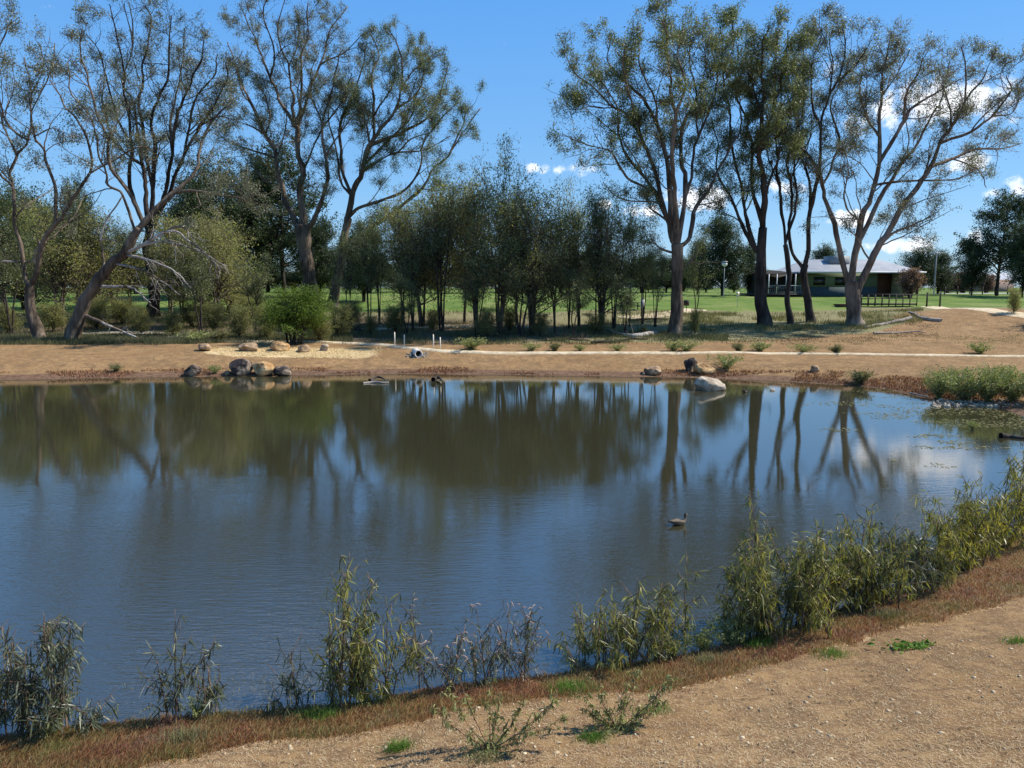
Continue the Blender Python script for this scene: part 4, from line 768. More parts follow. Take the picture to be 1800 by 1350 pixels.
def tuft(px, py, w, h, n, label, m='grass'):
    b = near_pts(np.array([float(px)]), np.array([float(py)]))[0]; o_ = rng.normal(size=(n, 3))*np.array([w, w*.7, 0]); o_[:, 2] = height(b[0]+o_[:, 0], b[1]+o_[:, 1])-b[2]; V, Fs = blades(o_, h, .0028, 1.6)
    o = mesh_np('grass_tuft', V, Fs, M[m]); o.location = b; tag(o, label, 'grass tuft', 'grass tufts on the near bank')
tuft(700, 1316, .075, .07, 420, 'bright green grass tuft on the dirt left of the woody weeds'); tuft(1042, 1298, .08, .06, 420, 'green grass tuft at the left foot of the farther woody weed'); tuft(1465, 1150, .12, .06, 420, 'green grass tuft at the edge of the rusty ground cover')
tuft(850, 1335, .1, .06, 300, 'grass tuft at the foot of the nearer woody weed', 'drygrass'); tuft(1790, 1128, .1, .06, 300, 'small green tuft on the dirt at the right edge'); tuft(1150, 1250, .1, .05, 260, 'thin grass tuft under the right stems of the farther woody weed')
def flatweed():
    b = near_pts(np.array([1612.]), np.array([1137.]))[0]; n = 260; c = rng.normal(size=(n, 3))*np.array([.22, .07, 0]); c[:, 2] = .02
    V, Fq = ribbon_leaves(c, norm(rng.normal(size=(n, 3))*np.array([1, 1, .3])+np.array([0, 0, .3])), .09*rng.uniform(.6, 1.3, n), .012*rng.uniform(.7, 1.4, n), .5); o = mesh_np('creeping_weed', V, [Fq], M['grass'], True); o.location = b; tag(o, 'flat bright-leaved creeping weed lying on the dirt at right', 'weed')
flatweed()
for i, (px, py, lab) in enumerate([(560, 1262, 'green tuft growing in the rusty ground cover below the tallest lower-centre sapling'), (1240, 1165, 'green tuft in the ground cover below the low marsh weeds'), (1330, 1135, 'vivid green tuft at the foot of the right-hand thicket'), (1560, 1085, 'olive tuft in the ground cover below the middle of the right-hand thicket'), (1000, 1212, 'olive tuft in the ground cover above the farther woody weed'), (330, 1300, 'olive tuft in the ground cover below the lone sparse sapling')]):
    tuft(px, py, .13, .1, 520, lab, ('grass', 'drygrass')[i % 2])

# ------------------------------------------------------------------ boulders
def ico_sphere(sub):
    import bmesh
    bm = bmesh.new(); bmesh.ops.create_icosphere(bm, subdivisions=sub, radius=1); V = np.array([v.co[:] for v in bm.verts]); Fi = np.array([[v.index for v in f.verts] for f in bm.faces]); bm.free(); return V, Fi
IV, IF = ico_sphere(5)
def boulder(px, py, wpx, hpx, label, m='rock', seed=0, depth=1., name='boulder', cuts=7, sink=.15, group='boulders on the far bank'):
    b = gpx(px, py); sc = b[1]/F; w = wpx*sc/2; h = hpx*sc
    r = np.random.default_rng(seed); V = IV.copy()
    for k in range(cuts):
        n = norm(r.normal(size=3)+np.array([0, 0, .25])); d = r.uniform(.55, .85); e = V@n-d; V = V-np.where(e > 0, e*.92, 0)[:, None]*n
    V = V/np.abs(V).max(0); V = V*(1+(noise3(V*1.8+seed*3.1, 4)-.5)[:, None]*.22+(noise3(V*6+seed, 6)-.5)[:, None]*.09)
    V = V*np.array([w, w*.85*depth, h/(2-sink*2)]); V[:, 2] += h/(2-sink*2)*(1-sink*2)
    o = mesh_np(name, V, [IF], M[m], True); o.location = (b[0], b[1]+w*.5, max(b[2], 0)); o.rotation_euler = (0, 0, r.uniform(-.3, .3)); tag(o, label, 'boulder', group); return o
for a in [(357, 617, 30, 13, 'flattish brown boulder, leftmost of the upper row', 'rock', 1), (436, 618, 42, 17, 'wide brown boulder, second in the upper row', 'rock', 2), (490, 617, 34, 16, 'pale boxy boulder, third in the upper row', 'rock_gold', 3), (531, 619, 25, 14, 'squarish red-brown boulder, fourth in the upper row', 'rock', 4), (570, 617, 17, 12, 'small triangular boulder, right end of the upper row', 'rock_pale', 5),
          (336, 661, 30, 19, 'lone dark domed boulder with pale top at the waterline', 'rock_dark', 6), (418, 660, 44, 29, 'largest dark boulder at the far waterline', 'rock_dark', 7), (459, 661, 41, 25, 'golden boxy boulder beside the largest dark one', 'rock_gold', 8), (495, 661, 32, 17, 'low mottled boulder right of the golden one', 'rock_dark', 9), (398, 660, 12, 9, 'small reddish stone left of the largest dark boulder', 'rock', 10),
          (1150, 659, 34, 17, 'low dark-fronted boulder on the far mud', 'rock', 11), (1215, 653, 24, 24, 'upright dark slab-like boulder of the shore pair', 'rock_dark', 12), (1241, 658, 36, 21, 'golden-topped boulder of the shore pair', 'rock_gold', 13), (1131, 659, 12, 5, 'small flat stone left of the low dark-fronted boulder', 'rock_dark', 15),
          (1433, 654, 17, 12, 'small brown stump-like boulder on the red mud', 'rock', 16)]:
    boulder(*a[:5], a[5], a[6])
boulder(1252, 687, 60, 24, 'pale flat-sloped boulder standing in the shallow water', 'rock_pale', 14, .8, sink=.3, cuts=14)
boulder(1310, 690, 8, 5, 'tiny dark stone just right of the pale boulder in the water', 'rock_dark', 17); boulder(1359, 687, 9, 3.5, 'tiny pale stone in the water right of the pale boulder', 'rock_pale', 18)

# ------------------------------------------------------------------ fallen wood
def fallen(pts, r, label, m='dead', nb=8, name='fallen_branch', lift=.08, zabs=None, seed=0, group='fallen wood around the pond', bl=(.4, 1.4)):
    g = np.array([gpx(*p) for p in pts]); 
    if zabs is None: g[:, 2] += lift
    else: g[:, 2] = zabs
    W = catmull(g, 14); W += (noise3(W*1.3, 8)[:, None]-.5)*.1; R = np.linspace(r, r*.35, 14); mb = MB(); mb.add(*tubes(W[None], R[None], 8))
    if nb: P2, R2 = grow(W[None], R[None], nb, .15, bl[0], bl[1], 25, 70, 6, .1, .2, .02, .6); P3, R3 = grow(P2, R2, nb*3, .2, .2, .6, 20, 60, 4, .1, .25, .015, .6); mb.add(*tubes(P2, R2, 5)); mb.add(*tubes(P3, np.maximum(R3, .006), 3, False))
    O = W.mean(0); o = mb.build(name, M[m], None, True, O); o.location = O; tag(o, label, 'fallen branch', group)
fallen([(1153, 588), (1130, 591), (1108, 593), (1085, 588), (1068, 582)], .24, 'white forked fallen branch left of the vase-shaped gum', nb=10)
fallen([(1040, 604), (1075, 602), (1105, 598), (1140, 597)], .12, 'dark fallen branch under the white forked one', 'bark_dark')
fallen([(1105, 564), (1140, 562), (1180, 563)], .12, 'thin dark fallen limb behind the white forked one', 'bark_dark', 6)
fallen([(600, 576), (625, 580), (650, 585)], .1, 'tangled dark brush pile under the spreading gum', 'bark_dark', 40, 'brush_pile', bl=(.5, 1.6))
fallen([(640, 577), (670, 575), (700, 572)], .09, 'pale log behind the brush pile', 'dead', 3)
fallen([(1600, 562), (1570, 568), (1545, 572), (1520, 577)], .2, 'twisted pale fallen branch beside the widest gum', 'dead', 16)
fallen([(1655, 565), (1625, 562), (1610, 555), (1598, 549)], .18, 'forked fallen branch farthest right on the brown slope', 'dead', 12)
fallen([(1535, 588), (1575, 586), (1610, 585), (1628, 588)], .08, 'thin fallen stick on the slope below the other branches', 'dead', 6)
fallen([(960, 600), (985, 596), (1010, 598), (1035, 600)], .1, 'grey brushwood heap under the right of the thicket', 'bark', 34, 'brush_pile', bl=(.4, 1.2))
fallen([(295, 596), (330, 594), (370, 592)], .07, 'low dead brushwood right of the leaning gum', 'dead', 26, 'brush_pile', bl=(.4, 1.3))
fallen([(868, 592), (900, 596), (940, 590)], .1, 'dark crooked branch lying under the middle of the thicket', 'bark_dark', 10)
fallen([(640, 674), (658, 673), (672, 674), (684, 673)], .07, 'pale driftwood floating in the pond off the far bank', 'dead', 5, 'driftwood', zabs=.05, bl=(.2, .5)); fallen([(650, 672), (664, 668), (678, 673)], .09, 'dark curved driftwood lying across the pale floating piece', 'bark_dark', 0, 'driftwood', zabs=.12)
fallen([(762, 672), (768, 668), (774, 671), (778, 674)], .13, 'dark gnarled snag poking out of the pond', 'bark_dark', 6, 'snag', zabs=.16, bl=(.15, .35))
fallen([(1758, 770), (1775, 769), (1790, 771), (1815, 772)], .1, 'dark log lying in the shallows at the right edge', 'bark_dark', 5, 'log', zabs=.04, bl=(.2, .5))
fallen([(1600, 694), (1615, 697), (1632, 700)], .05, 'pale stick at the waterline left of the shore shrubs', 'dead', 4, 'stick', bl=(.1, .4))
# broken rubble below the shore shrubs and at the culvert
def rubble(px0, px1, py0, py1, n, s, label, m='gravel'):
    mb = MB(); v, f = ico_sphere(1)
    for k in range(n):
        g = gpx(rng.uniform(px0, px1), rng.uniform(py0, py1)); g[2] = max(g[2], 0); mb.add(g+v*rng.uniform(.5, 1, 3)*s*rng.uniform(.6, 1.3)*rng.uniform(.8, 1.15, (len(v), 1)), [f])
    tag(mb.build('rubble', M[m], None), label, 'rubble', None, 'stuff')
rubble(714, 752, 621, 629, 70, .1, 'grey broken rock packed around the culvert pipe'); rubble(1640, 1790, 704, 716, 170, .12, 'grey and pale stones along the water below the shore shrubs', 'rock_pale')

# ------------------------------------------------------------------ pond weed mats on the right part of the pond
def scum():
    n = 26000; px = rng.uniform(1150, 1850, n); py = rng.uniform(668, 880, n); P = on_z(px, py); s = sdist(P[:, 0], P[:, 1])
    q = fbm2(P[:, 0]*.35, P[:, 1]*1.1, 81); d = .62-.30*sstep(1300, 1800, px)*sstep(850, 720, py)-.10*sstep(1.6, .2, -s)
    k = (s < -.05) & (q > d+.06) & (py < 700+(px-1200)*.3); P = P[k]; n = len(P); P[:, 2] = .006; a = rng.uniform(0, 3.14, n); l = rng.uniform(.02, .09, n)[:, None]
    u = np.stack([np.cos(a), np.sin(a), 0*a], -1)*l; v = np.stack([-np.sin(a), np.cos(a), 0*a], -1)*l*.4
    V = np.stack([P-u, P-v, P+u, P+v], 1).reshape(-1, 3); V[:, 2] += rng.uniform(0, .012, len(V)); tag(mesh_np('pond_weed', V, [np.arange(n*4).reshape(-1, 4)], M['drygrass']), 'thin olive floating weed on the shallow right part of the pond', 'pond weed', None, 'stuff')
    n = 9000; px = rng.uniform(0, 1400, n); py = rng.uniform(1050, 1290, n); P = on_z(px, py); s = sdist(P[:, 0], P[:, 1]); k = (s < -.03) & (s > -.9) & (fbm2(P[:, 0]*1.2, P[:, 1]*2, 91) > .52); P = P[k]; n = len(P)
    P[:, 2] = -.01; V, Fs = blades(P, .045, .003, 1.5); tag(mesh_np('pond_weed', V, Fs, M['drygrass']), 'fine weed breaking the surface beside the near bank', 'pond weed', None, 'stuff')
scum()

# ------------------------------------------------------------------ path stakes and culvert
def stake(px, by, ty, label):
    g = gpx(px, by); h = at(px, ty, g[1])[2]-g[2]; root = empty('stake', g); mb = MB(); w = .034; mb.box(-w, w, -w, w, -.2, h-.03)
    mb.build('post', M['stake'], root); cp_ = MB(); V = [(-w, -w, h-.03), (w, -w, h-.03), (w, w, h-.03), (-w, w, h-.03), (0, 0, h+.03)]; cp_.add(V, [[(0, 1, 4), (1, 2, 4), (2, 3, 4), (3, 0, 4)]]); cp_.build('tip', M['stake'], root)
    tag(root, label, 'stake', 'white marker stakes along the path')
stake(694, 607, 584, 'leftmost and tallest white stake by the path'); stake(711, 609, 588, 'white stake second from left by the path'); stake(762, 613, 588, 'left stake of the pair over the culvert'); stake(774, 615, 593, 'right stake of the pair over the culvert')
def culvert():
    g = gpx(735, 627); sc = g[1]/F; r = 7.2*sc; root = empty('culvert_pipe', (g[0], g[1], g[2])); n = 32; a = np.arange(n)*2*np.pi/n
    V = []
    for y, rr in ((-.25, r), (-.25, r*.72), (1.4, r*.72), (1.4, r)): V += [(np.cos(t)*rr, y, np.sin(t)*rr+r*.75) for t in a]
    F_ = [(k*n+j, k*n+(j+1) % n, ((k+1) % 4)*n+(j+1) % n, ((k+1) % 4)*n+j) for k in range(4) for j in range(n)]
    mesh_np('pipe_wall', V, [np.array(F_)], M['concrete'], True, None, root)
    V = [(0, 1.3, r*.75)]+[(np.cos(t)*r*.73, 1.3, np.sin(t)*r*.73+r*.75) for t in a]; mesh_np('pipe_shade_disc', V, [np.array([(0, 1+(j+1) % n, 1+j) for j in range(n)])], M['pipe_shade'], False, None, root)  # near-black disc set inside the pipe, painting in its deep shade
    root.rotation_euler = (0, 0, .25); tag(root, 'round concrete culvert pipe opening below the path', 'pipe')
culvert()

# ------------------------------------------------------------------ the house
def house():
    Y = 93.; g0 = at(1480, 520, Y); zb = gz(g0[0], Y); X = lambda px: (px-900)/F*Y*1.0
    mg = simple('green_weatherboard', (.10, .135, .08), (.14, .175, .105), 4, .8, .2, sc=(.1, 1, 6)); mb_ = simple('blue_green_base', (.04, .065, .07), (.06, .085, .09), 4, .8, .2); mc = simple('cream_wall', (.34, .32, .2), (.42, .39, .26), 4, .8, .2); md = plain('dark_glass', (.015, .016, .018), .15, .6)
    mw = plain('white_trim', (.6, .6, .58), .5); mbr = simple('brick_red', (.13, .06, .04), (.2, .1, .07), 6, .8, .2)
    m, nt = mat('metal_roof'); tc = N(nt, 'ShaderNodeTexCoord'); w = N(nt, 'ShaderNodeTexWave'); w.inputs['Scale'].default_value = 3.2; nt.links.new(tc.outputs['Object'], w.inputs[0]); n = noise_n(nt, .6, 4)
    finish(nt, ramp(nt, n, [(.3, (.22, .225, .23)), (.7, (.31, .315, .32))]), .6, w.outputs[1], .5, .03, .5)
    root = empty('house', (X(1490), Y, zb)); O = np.array(root.location)
    def bld(mb, name, mm, parent=root): return mb.build(name, mm, parent, False, O if parent is root else np.array([0, 0, 0]))
    ze = zb+3.0; y0, y1 = Y, Y+11; xl, xr = X(1404), X(1600)
    a = MB(); a.box(xl, X(1536), y0, y1, zb+1.15, ze); bld(a, 'wall', mg)
    a = MB(); a.box(xl-.02, X(1536), y0-.05, y1, zb-.6, zb+1.15); bld(a, 'base_wall', mb_)
    a = MB(); a.box(X(1536), X(1574), y0+1.8, y1, zb-.6, ze); bld(a, 'porch_wall', mbr)
    a = MB(); a.box(X(1574), xr, y0-.1, y1, zb-.6, ze); bld(a, 'cream_wall', mc)
    a = MB(); a.box(X(1578), X(1594), y0-.14, y0-.08, zb+1.0, zb+2.3); wn = bld(a, 'window', md)
    a = MB(); 
    for x in (X(1577.4), X(1586), X(1594)): a.box(x, x+.07, y0-.17, y0-.142, zb+.95, zb+2.35)
    a.box(X(1577.4), X(1595), y0-.17, y0-.142, zb+2.3, zb+2.38); a.box(X(1577.4), X(1595), y0-.2, y0-.142, zb+.9, zb+.98); a.V = [v-O for v in a.V]; bld(a, 'window_frame', mw, wn)
    for p0, p1 in ((1425, 1445), (1462, 1480)):
        a = MB(); a.box(X(p0), X(p1), y0-.05, y0+.02, zb+1.4, zb+2.4); bld(a, 'window', md)
    # hip roof
    e0, e1 = X(1397), X(1612); f0, f1 = y0-1.0, y1+1.; zr = zb+4.75; r0, r1 = X(1440), X(1572); ym = (f0+f1)/2
    V = [(e0, f0, ze), (e1, f0, ze), (e1, f1, ze), (e0, f1, ze), (r0, ym, zr), (r1, ym, zr)]
    a = MB(); a.add(V, [[(0, 1, 5, 4), (2, 3, 4, 5)], [(1, 2, 5), (3, 0, 4)]]); a.add([(x, y, z-.12) for x, y, z in V[:4]], [[(3, 2, 1, 0)]]); rf = bld(a, 'roof', m)
    a = MB(); a.box(e0, e1, f0-.08, f0+.0, ze-.14, ze+.05); a.box(e0-.08, e0, f0, f1, ze-.14, ze+.05); a.box(e1, e1+.08, f0, f1, ze-.14, ze+.05); a.V = [v-O for v in a.V]; bld(a, 'gutter', mw, rf)
    a = MB(); xc = X(1487); a.box(xc-1.25, xc+1.25, ym-2.6, ym-.4, zr-.9, zr+.35); a.V = [v-O for v in a.V]; cl = bld(a, 'cooler', plain('cooler_grey', (.25, .26, .26), .6), rf)
    # verandah at left
    a = MB(); a.box(X(1322), xl, y0-1.2, y0+6, zb+.15, zb+.35); bld(a, 'deck', plain('deck_timber', (.06, .05, .045), .8))
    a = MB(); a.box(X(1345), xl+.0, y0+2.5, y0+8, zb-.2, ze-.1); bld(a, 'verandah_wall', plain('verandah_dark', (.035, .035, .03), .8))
    a = MB(); a.add([(X(1340), f0+.3, ze-.25), (xl-.02, f0+.3, ze-.15), (xl-.02, y1, ze+.5), (X(1340), y1, ze+.3)], [[(0, 1, 2, 3)]]); a.add([(X(1340), f0+.3, ze-.33), (xl-.02, f0+.3, ze-.23), (xl-.02, y1, ze+.42), (X(1340), y1, ze+.22)], [[(3, 2, 1, 0)]]); bld(a, 'verandah_roof', plain('verandah_roof_brown', (.04, .036, .032), 1., .05))
    for px in (1342, 1356, 1372, 1388, 1402):
        a = MB(); a.box(X(px)-.05, X(px)+.05, y0-1.1, y0-1.0, zb+.35, ze-.25); bld(a, 'post', mw)
    a = MB(); a.box(X(1342), X(1402), y0-1.07, y0-1.03, zb+1.3, zb+1.37); a.box(X(1342), X(1402), y0-1.07, y0-1.03, zb+.5, zb+.55)
    for px in np.arange(1343, 1402, 3.2): a.box(X(px)-.015, X(px)+.015, y0-1.06, y0-1.04, zb+.55, zb+1.3)
    bld(a, 'railing', plain('railing_grey', (.3, .32, .34), .5))
    tag(root, 'low green and cream house with pale metal hip roof behind the widest gum', 'house')
house()

# small structures
mdk = plain('dark_timber', (.04, .032, .026), .8); mwh = plain('white_paint', (.75, .75, .72), .5); mgr = plain('grey_steel', (.3, .31, .32), .5); mrust = simple('rusty_steel', (.09, .035, .02), (.16, .07, .04), 8)
def base_pt(px, Y): x = (px-900)/F*Y; return np.array([x, Y, gz(x, Y)])
def footbridge():
    a0 = gpx(1518, 541); b0 = gpx(1612, 540); Y = a0[1]+1.5; zt = max(a0[2], gz(b0[0], Y))+.35; L = b0[0]-a0[0]
    root = empty('footbridge', (a0[0], Y, zt)); mb = MB(); mb.box(0, L, -.7, .7, -.18, -.02); mb.build('deck', mdk, root)
    for s in (-.7, .65):
        mb = MB(); mb.box(0, L, s, s+.05, .85, .93); mb.box(0, L, s, s+.05, .42, .48)
        for x in np.linspace(.05, L-.05, 9): mb.box(x-.04, x+.04, s-.05, s-.002, -.3, .9)
        mb.build('railing', mdk, root)
    mb = MB(); mb.add([(-2.2, -.75, -.1), (0, -.75, -.1), (-.2, -.75, -1.6), (-.8, -.75, -1.3), (-2.2, .75, -.1), (0, .75, -.1), (-.2, .75, -1.6), (-.8, .75, -1.3)], [[(0, 3, 2, 1), (4, 5, 6, 7), (0, 1, 5, 4), (1, 2, 6, 5), (2, 3, 7, 6), (3, 0, 4, 7)]]); mb.build('rusty_abutment', mrust, root)
    tag(root, 'small dark footbridge with railings right of the widest gum', 'footbridge')
footbridge()
def postobj(name, px, Y, top, w, m, label, cat, head=None, by=None):
    g = base_pt(px, Y); h = at(px, top, Y)[2]-g[2]; root = empty(name, g); mb = MB(); mb.tube([(0, 0, -.3), (0, 0, h*.5), (0, 0, h)], [w, w*.9, w*.75], 8); mb.build('pole', m, root, True)
    if head: head(root, h)
    tag(root, label, cat)
def lamp_head(root, h):
    mb = MB(); mb.tube([(0, 0, h-.05), (0, 0, h+.08), (0, 0, h+.3), (0, 0, h+.5)], [.1, .28, .34, .2], 10); mb.build('lamp_head', mwh, root, True); mb = MB(); mb.tube([(0, 0, h+.5), (0, 0, h+.58), (0, 0, h+.62)], [.36, .36, .1], 10); mb.build('lamp_cap', mgr, root, True)
postobj('lamp_post', 1269, 90, 468, .05, mgr, 'white-headed lamp post in front of the round dark tree', 'lamp post', lamp_head)
def cross_head(root, h):
    mb = MB(); mb.box(-.9, .9, -.05, .05, h-.35, h-.25); mb.build('crossarm', mgr, root)
postobj('utility_pole', 1636, 104, 441, .09, mgr, 'tall thin pole rising right of the house', 'pole', cross_head)
def sign_head(root, h):
    mb = MB(); mb.box(-.14, .14, -.035, -.02, h-.15, h+.4); mb.build('sign_plate', mwh, root)
    mb = MB(); mb.box(-.09, .09, -.042, -.036, h+.12, h+.3); mb.build('sign_mark', plain('sign_yellow', (.6, .5, .1), .6), root)
postobj('sign', 1294, 76, 520, .025, mgr, 'small white sign on a thin post at the lawn edge', 'sign', sign_head)
def tap_head(root, h):
    mb = MB(); mb.box(-.16, .16, -.1, .1, 0, h*.8); mb.build('post_body', mwh, root)
postobj('marker_post', 1128, 73, 522, .05, mgr, 'pale square marker post on the lawn left of the vase-shaped gum', 'marker post', tap_head)
def bin_():
    g = base_pt(1205, 72); root = empty('litter_bin', g); mb = MB(); mb.tube([(0, 0, 0), (0, 0, .5), (0, 0, .75), (0, 0, .95)], [.03, .03, .03, .03], 8); mb.build('bin_post', mdk, root); mb = MB(); mb.tube([(0, 0, .55), (0, 0, .6), (0, 0, 1.05), (0, 0, 1.1)], [.2, .26, .28, .2], 12); mb.build('bin_drum', mdk, root, True); tag(root, 'small dark litter bin right behind the vase-shaped gum trunk', 'bin')
bin_()
def bench():
    g = gpx(1107, 545); root = empty('bench', g, .1); mb = MB(); mb.box(-1.1, 1.1, -.45, .45, .7, .76); mb.build('table_top', mdk, root)
    for s in (-.75, .55): mb = MB(); mb.box(-1.1, 1.1, s, s+.2, .42, .46); mb.build('seat', mdk, root)
    for x in (-.8, .8): mb = MB(); mb.box(x-.05, x+.05, -.6, .6, .34, .415); mb.box(x-.05, x+.05, -.06, .06, 0, .34); mb.box(x-.05, x+.05, -.05, .05, .416, .695); mb.build('leg', mdk, root)
    tag(root, 'dark picnic bench seen between the airy thicket trees', 'bench')
bench()
def fence(pts, n, h, label, rails=2, m=mdk):
    a, b = pts; root = empty('fence', base_pt(*a)); O = np.array(root.location); P = [base_pt(a[0]+(b[0]-a[0])*k/(n-1), a[1]+(b[1]-a[1])*k/(n-1))-O for k in range(n)]
    for p in P: mb = MB(); mb.box(p[0]-.06, p[0]+.06, p[1]-.06, p[1]+.06, p[2]-.2, p[2]+h); mb.build('post', m, root)
    for r in range(rails):
        mb = MB(); mb.tube([p+np.array([0, -.08, h*(.45+.45*r)]) for p in P], .02, 5); mb.build('rail', m, root)
    tag(root, label, 'fence')
fence(((1625, 76), (1648, 76)), 2, 1.5, 'two dark gate posts with rails at the end of the footbridge'); fence(((1655, 108), (1830, 106)), 9, 1.2, 'low dark post fence across the far lawn at right', 1)
# far road and shed
def road_far():
    g = [base_pt(px, 112) for px in (1640, 1720, 1800, 1900)]; P = np.array(g); V = np.concatenate([P+[0, -1.5, .1], P+[0, 1.5, .14]]); n = len(P)
    o = mesh_np('road', V, [np.array([(k, k+1, n+k+1, n+k) for k in range(n-1)])], simple('pale_road', (.4, .39, .38), (.52, .5, .48), 3)); tag(o, kind='structure')
road_far()
def shed():
    g = base_pt(1722, 150); root = empty('shed', g); mb = MB(); mb.box(-6, 6, 0, 6, -.5, 2.4); mb.build('wall', simple('shed_wall', (.24, .17, .15), (.32, .24, .21), 3), root); mb = MB(); mb.add([(-6.4, -.5, 2.4), (6.4, -.5, 2.4), (6.4, 6.5, 2.4), (-6.4, 6.5, 2.4), (-6.4, 3, 3.8), (6.4, 3, 3.8)], [[(0, 1, 5, 4), (2, 3, 4, 5)], [(0, 4, 3), (1, 2, 5)]]); mb.build('roof', plain('shed_roof', (.3, .31, .34), .5), root); tag(root, 'distant grey-roofed shed behind the rounded dark tree', 'shed')
shed()

# ------------------------------------------------------------------ duck
def duck():
    g = on_z(1193., 922.); root = empty('duck', (g[0], g[1], 0), math.radians(18))
    # body loft along +x, ellipse rings; neck rises at the front
    rings = [(-.21, 0, .075, .006, .004), (-.18, 0, .075, .03, .018), (-.12, 0, .06, .06, .045), (-.03, 0, .045, .078, .06), (.05, 0, .045, .076, .06), (.11, 0, .055, .058, .052), (.145, 0, .085, .036, .04), (.155, 0, .12, .026, .028), (.158, 0, .155, .023, .024), (.162, 0, .185, .027, .03), (.172, 0, .21, .027, .027), (.18, 0, .23, .016, .013), (.182, 0, .238, .003, .003)]
    n = 16; V = []; pts = np.array([r[:3] for r in rings]); T = norm(np.gradient(pts, axis=0))
    for r, t in zip(rings, T):
        u = np.array([0, 1, 0]); w = np.cross(u, t); 
        for k in range(n): a = 2*np.pi*k/n; V.append(np.array(r[:3])+u*np.cos(a)*r[3]+w*np.sin(a)*r[4])
    i = np.arange(len(V)).reshape(-1, n); Fq = np.stack([i[:-1], np.roll(i[:-1], -1, 1), np.roll(i[1:], -1, 1), i[1:]], -1).reshape(-1, 4)
    mbd = simple('duck_brown', (.07, .05, .035), (.2, .155, .10), 30, .8, .2); mhd = simple('duck_dark', (.02, .015, .012), (.05, .04, .03), 20, .7, .1); mfc = plain('duck_pale', (.6, .54, .44), .8)
    mesh_np('body', V, [Fq, i[0][None], i[-1][None]], mbd, True, None, root)
    mb = MB(); mb.tube([(.185, 0, .207), (.21, 0, .2), (.235, 0, .195)], [.014, .012, .006], 8); mb.build('bill', mhd, root, True)
    for s in (-1, 1):
        mb = MB(); mb.tube([(.09, s*.06, .07), (.02, s*.075, .075), (-.08, s*.062, .08), (-.17, s*.03, .09), (-.23, s*.012, .1)], [.012, .034, .034, .02, .004], 8); mb.build('wing', simple('duck_wing', (.025, .02, .016), (.18, .14, .1), 14, .8, .2, sc=(.4, 1, 4)), root, True)
    mb = MB(); mb.tube([(-.17, 0, .08), (-.23, 0, .09), (-.27, 0, .1)], [.03, .022, .004], 8); mb.build('tail', mhd, root, True)
    mb = MB(); mb.tube([(.15, 0, .15), (.15, 0, .19), (.16, 0, .22), (.175, 0, .236)], [.0245, .0285, .024, .01], 12); mb.build('crown_stripe', mhd, root, True)
    for s in (-1, 1): mb = MB(); mb.tube([(.17, s*.014, .2), (.178, s*.018, .205), (.184, s*.014, .21)], [.008, .014, .006], 8); mb.build('cheek', mfc, root, True)
    root.scale = (1., 1., 1.); tag(root, 'brown duck with dark crown swimming in the open water', 'duck')
duck()

# ------------------------------------------------------------------ sky, sun, camera
SUN = norm(np.array([.80, .16, .92])); elev = math.asin(SUN[2]); 
w = bpy.data.worlds.new('World'); bpy.context.scene.world = w; w.use_nodes = True; nt = w.node_tree; nt.nodes.clear()
sky = N(nt, 'ShaderNodeTexSky', sky_type='NISHITA', sun_disc=False, sun_elevation=elev, sun_rotation=math.atan2(SUN[0], SUN[1])); sky.altitude = 200; sky.air_density = 1.0; sky.dust_density = .0; sky.ozone_density = 3.0
tc = N(nt, 'ShaderNodeTexCoord'); val = None
nz = N(nt, 'ShaderNodeTexNoise'); nz.inputs['Scale'].default_value = 26; nz.inputs['Detail'].default_value = 6; nz.inputs['Roughness'].default_value = .6; nt.links.new(tc.outputs['Generated'], nz.inputs['Vector'])
for (cx, cy, a, b_) in [(992, 298, 46, 12), (938, 296, 14, 8), (1690, 178, 120, 42), (1600, 200, 70, 50), (1788, 332, 48, 22), (1120, 371, 34, 10), (1068, 359, 14, 9), (1650, 424, 62, 16), (1500, 386, 46, 12), (1462, 118, 16, 14), (1240, 345, 60, 18), (1590, 432, 60, 12), (1700, 285, 60, 16), (1380, 330, 40, 12), (2100, 250, 150, 60), (-400, 300, 160, 50), (1740, 160, 60, 16), (1700, -420, 200, 60), (300, -600, 260, 60)]:
    d = norm(raydir(cx, cy)); r_ = norm(np.cross(d, [0, 0, 1.])); u_ = np.cross(r_, d); k = 1/np.linalg.norm(raydir(cx, cy))/F
    def dot(v, s):
        n = N(nt, 'ShaderNodeVectorMath', operation='DOT_PRODUCT'); nt.links.new(tc.outputs['Generated'], n.inputs[0]); n.inputs[1].default_value = tuple(float(q)/s for q in v); return n.outputs['Value']
    du = dot(r_, a*k*1.12); dv = dot(u_, b_*k*1.2); fw = dot(d, 1.)
    q = math_(nt, 'ADD', math_(nt, 'MULTIPLY', du, du), math_(nt, 'MULTIPLY', dv, dv)); q = math_(nt, 'SUBTRACT', 1., q); q = math_(nt, 'SUBTRACT', q, math_(nt, 'MULTIPLY', math_(nt, 'LESS_THAN', fw, 0.), 50.))
    val = q if val is None else math_(nt, 'MAXIMUM', val, q)
val = math_(nt, 'MAXIMUM', val, -1.5)
f = math_(nt, 'ADD', math_(nt, 'MULTIPLY', val, .45), math_(nt, 'MULTIPLY', math_(nt, 'SUBTRACT', nz.outputs['Fac'], .5), 3.2))
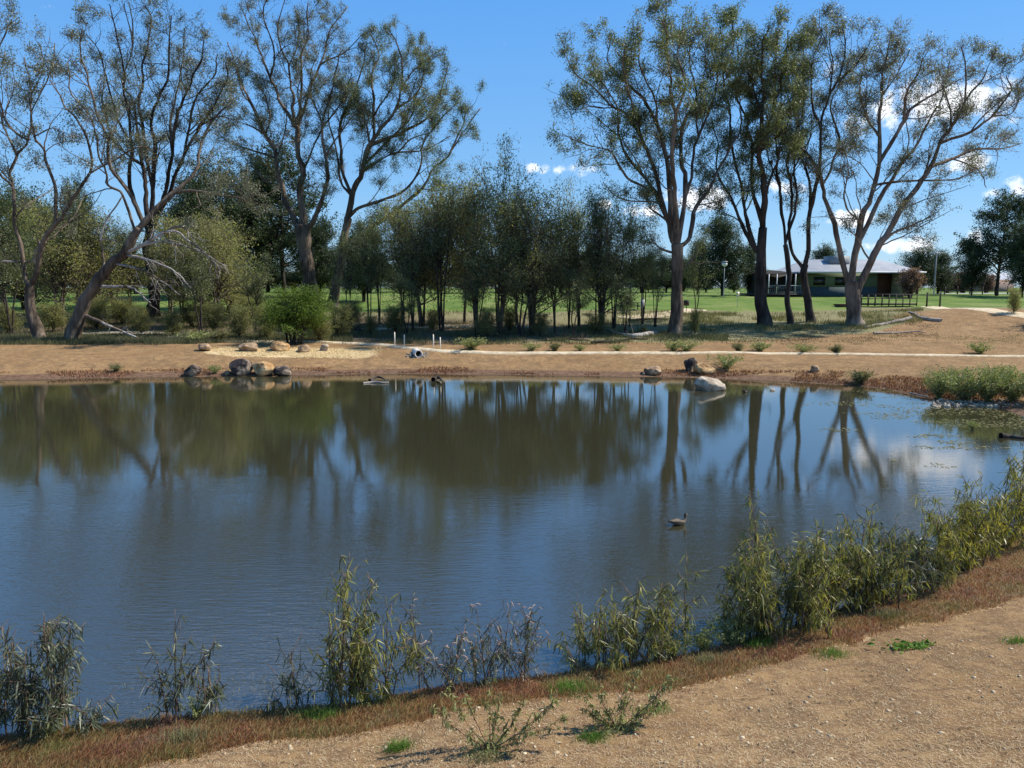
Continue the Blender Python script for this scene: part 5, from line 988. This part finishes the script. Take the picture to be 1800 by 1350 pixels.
mr = N(nt, 'ShaderNodeMapRange', interpolation_type='SMOOTHSTEP'); nt.links.new(f, mr.inputs[0]); mr.inputs[1].default_value = .0; mr.inputs[2].default_value = .6; mr.inputs[3].default_value = 0; mr.inputs[4].default_value = .95
hs = N(nt, 'ShaderNodeHueSaturation'); hs.inputs['Saturation'].default_value = 1.1; nt.links.new(sky.outputs[0], hs.inputs['Color'])
sxyz = N(nt, 'ShaderNodeSeparateXYZ'); nt.links.new(tc.outputs['Generated'], sxyz.inputs[0])
grad = ramp(nt, sxyz.outputs[2], [(0, (.24, .39, .55)), (.12, (.15, .33, .58)), (.36, (.075, .255, .60)), (1, (.045, .17, .45))])
grad = mixc(nt, 1., grad, (10.2, 11.0, 11.2), 'MULTIPLY'); skyc = mixc(nt, .75, hs.outputs[0], grad)
c = mixc(nt, mr.outputs[0], skyc, (8.6, 8.8, 9.2))
bg = N(nt, 'ShaderNodeBackground'); nt.links.new(c, bg.inputs[0]); bg.inputs[1].default_value = .1; o = N(nt, 'ShaderNodeOutputWorld'); nt.links.new(bg.outputs[0], o.inputs[0])
ld = bpy.data.lights.new('sun', 'SUN'); ld.energy = 5.0; ld.angle = math.radians(.5); ld.color = (1, .95, .87); lo = bpy.data.objects.new('sun', ld); C.objects.link(lo)
from mathutils import Vector
lo.rotation_euler = Vector([float(v) for v in SUN]).to_track_quat('Z', 'Y').to_euler(); lo.location = (60, 30, 80)
cam = bpy.data.cameras.new('camera'); co = bpy.data.objects.new('camera', cam); C.objects.link(co); co.location = (0, 0, CAMH); co.rotation_euler = (math.pi/2-PITCH, 0, 0); cam.sensor_width = 36; cam.lens = 26; cam.clip_end = 6000; cam.clip_start = .1
sc = bpy.context.scene; sc.camera = co; sc.view_settings.view_transform = 'Standard'; sc.view_settings.look = 'None'; sc.view_settings.exposure = .56; sc.view_settings.gamma = 1
sc.render.engine = 'CYCLES'; sc.cycles.max_bounces = 6; sc.cycles.diffuse_bounces = 3; sc.cycles.glossy_bounces = 3; sc.cycles.transmission_bounces = 3; sc.cycles.use_denoising = True
# tidy helper properties
for ob in bpy.data.objects:
    if 'h' in ob: del ob['h']
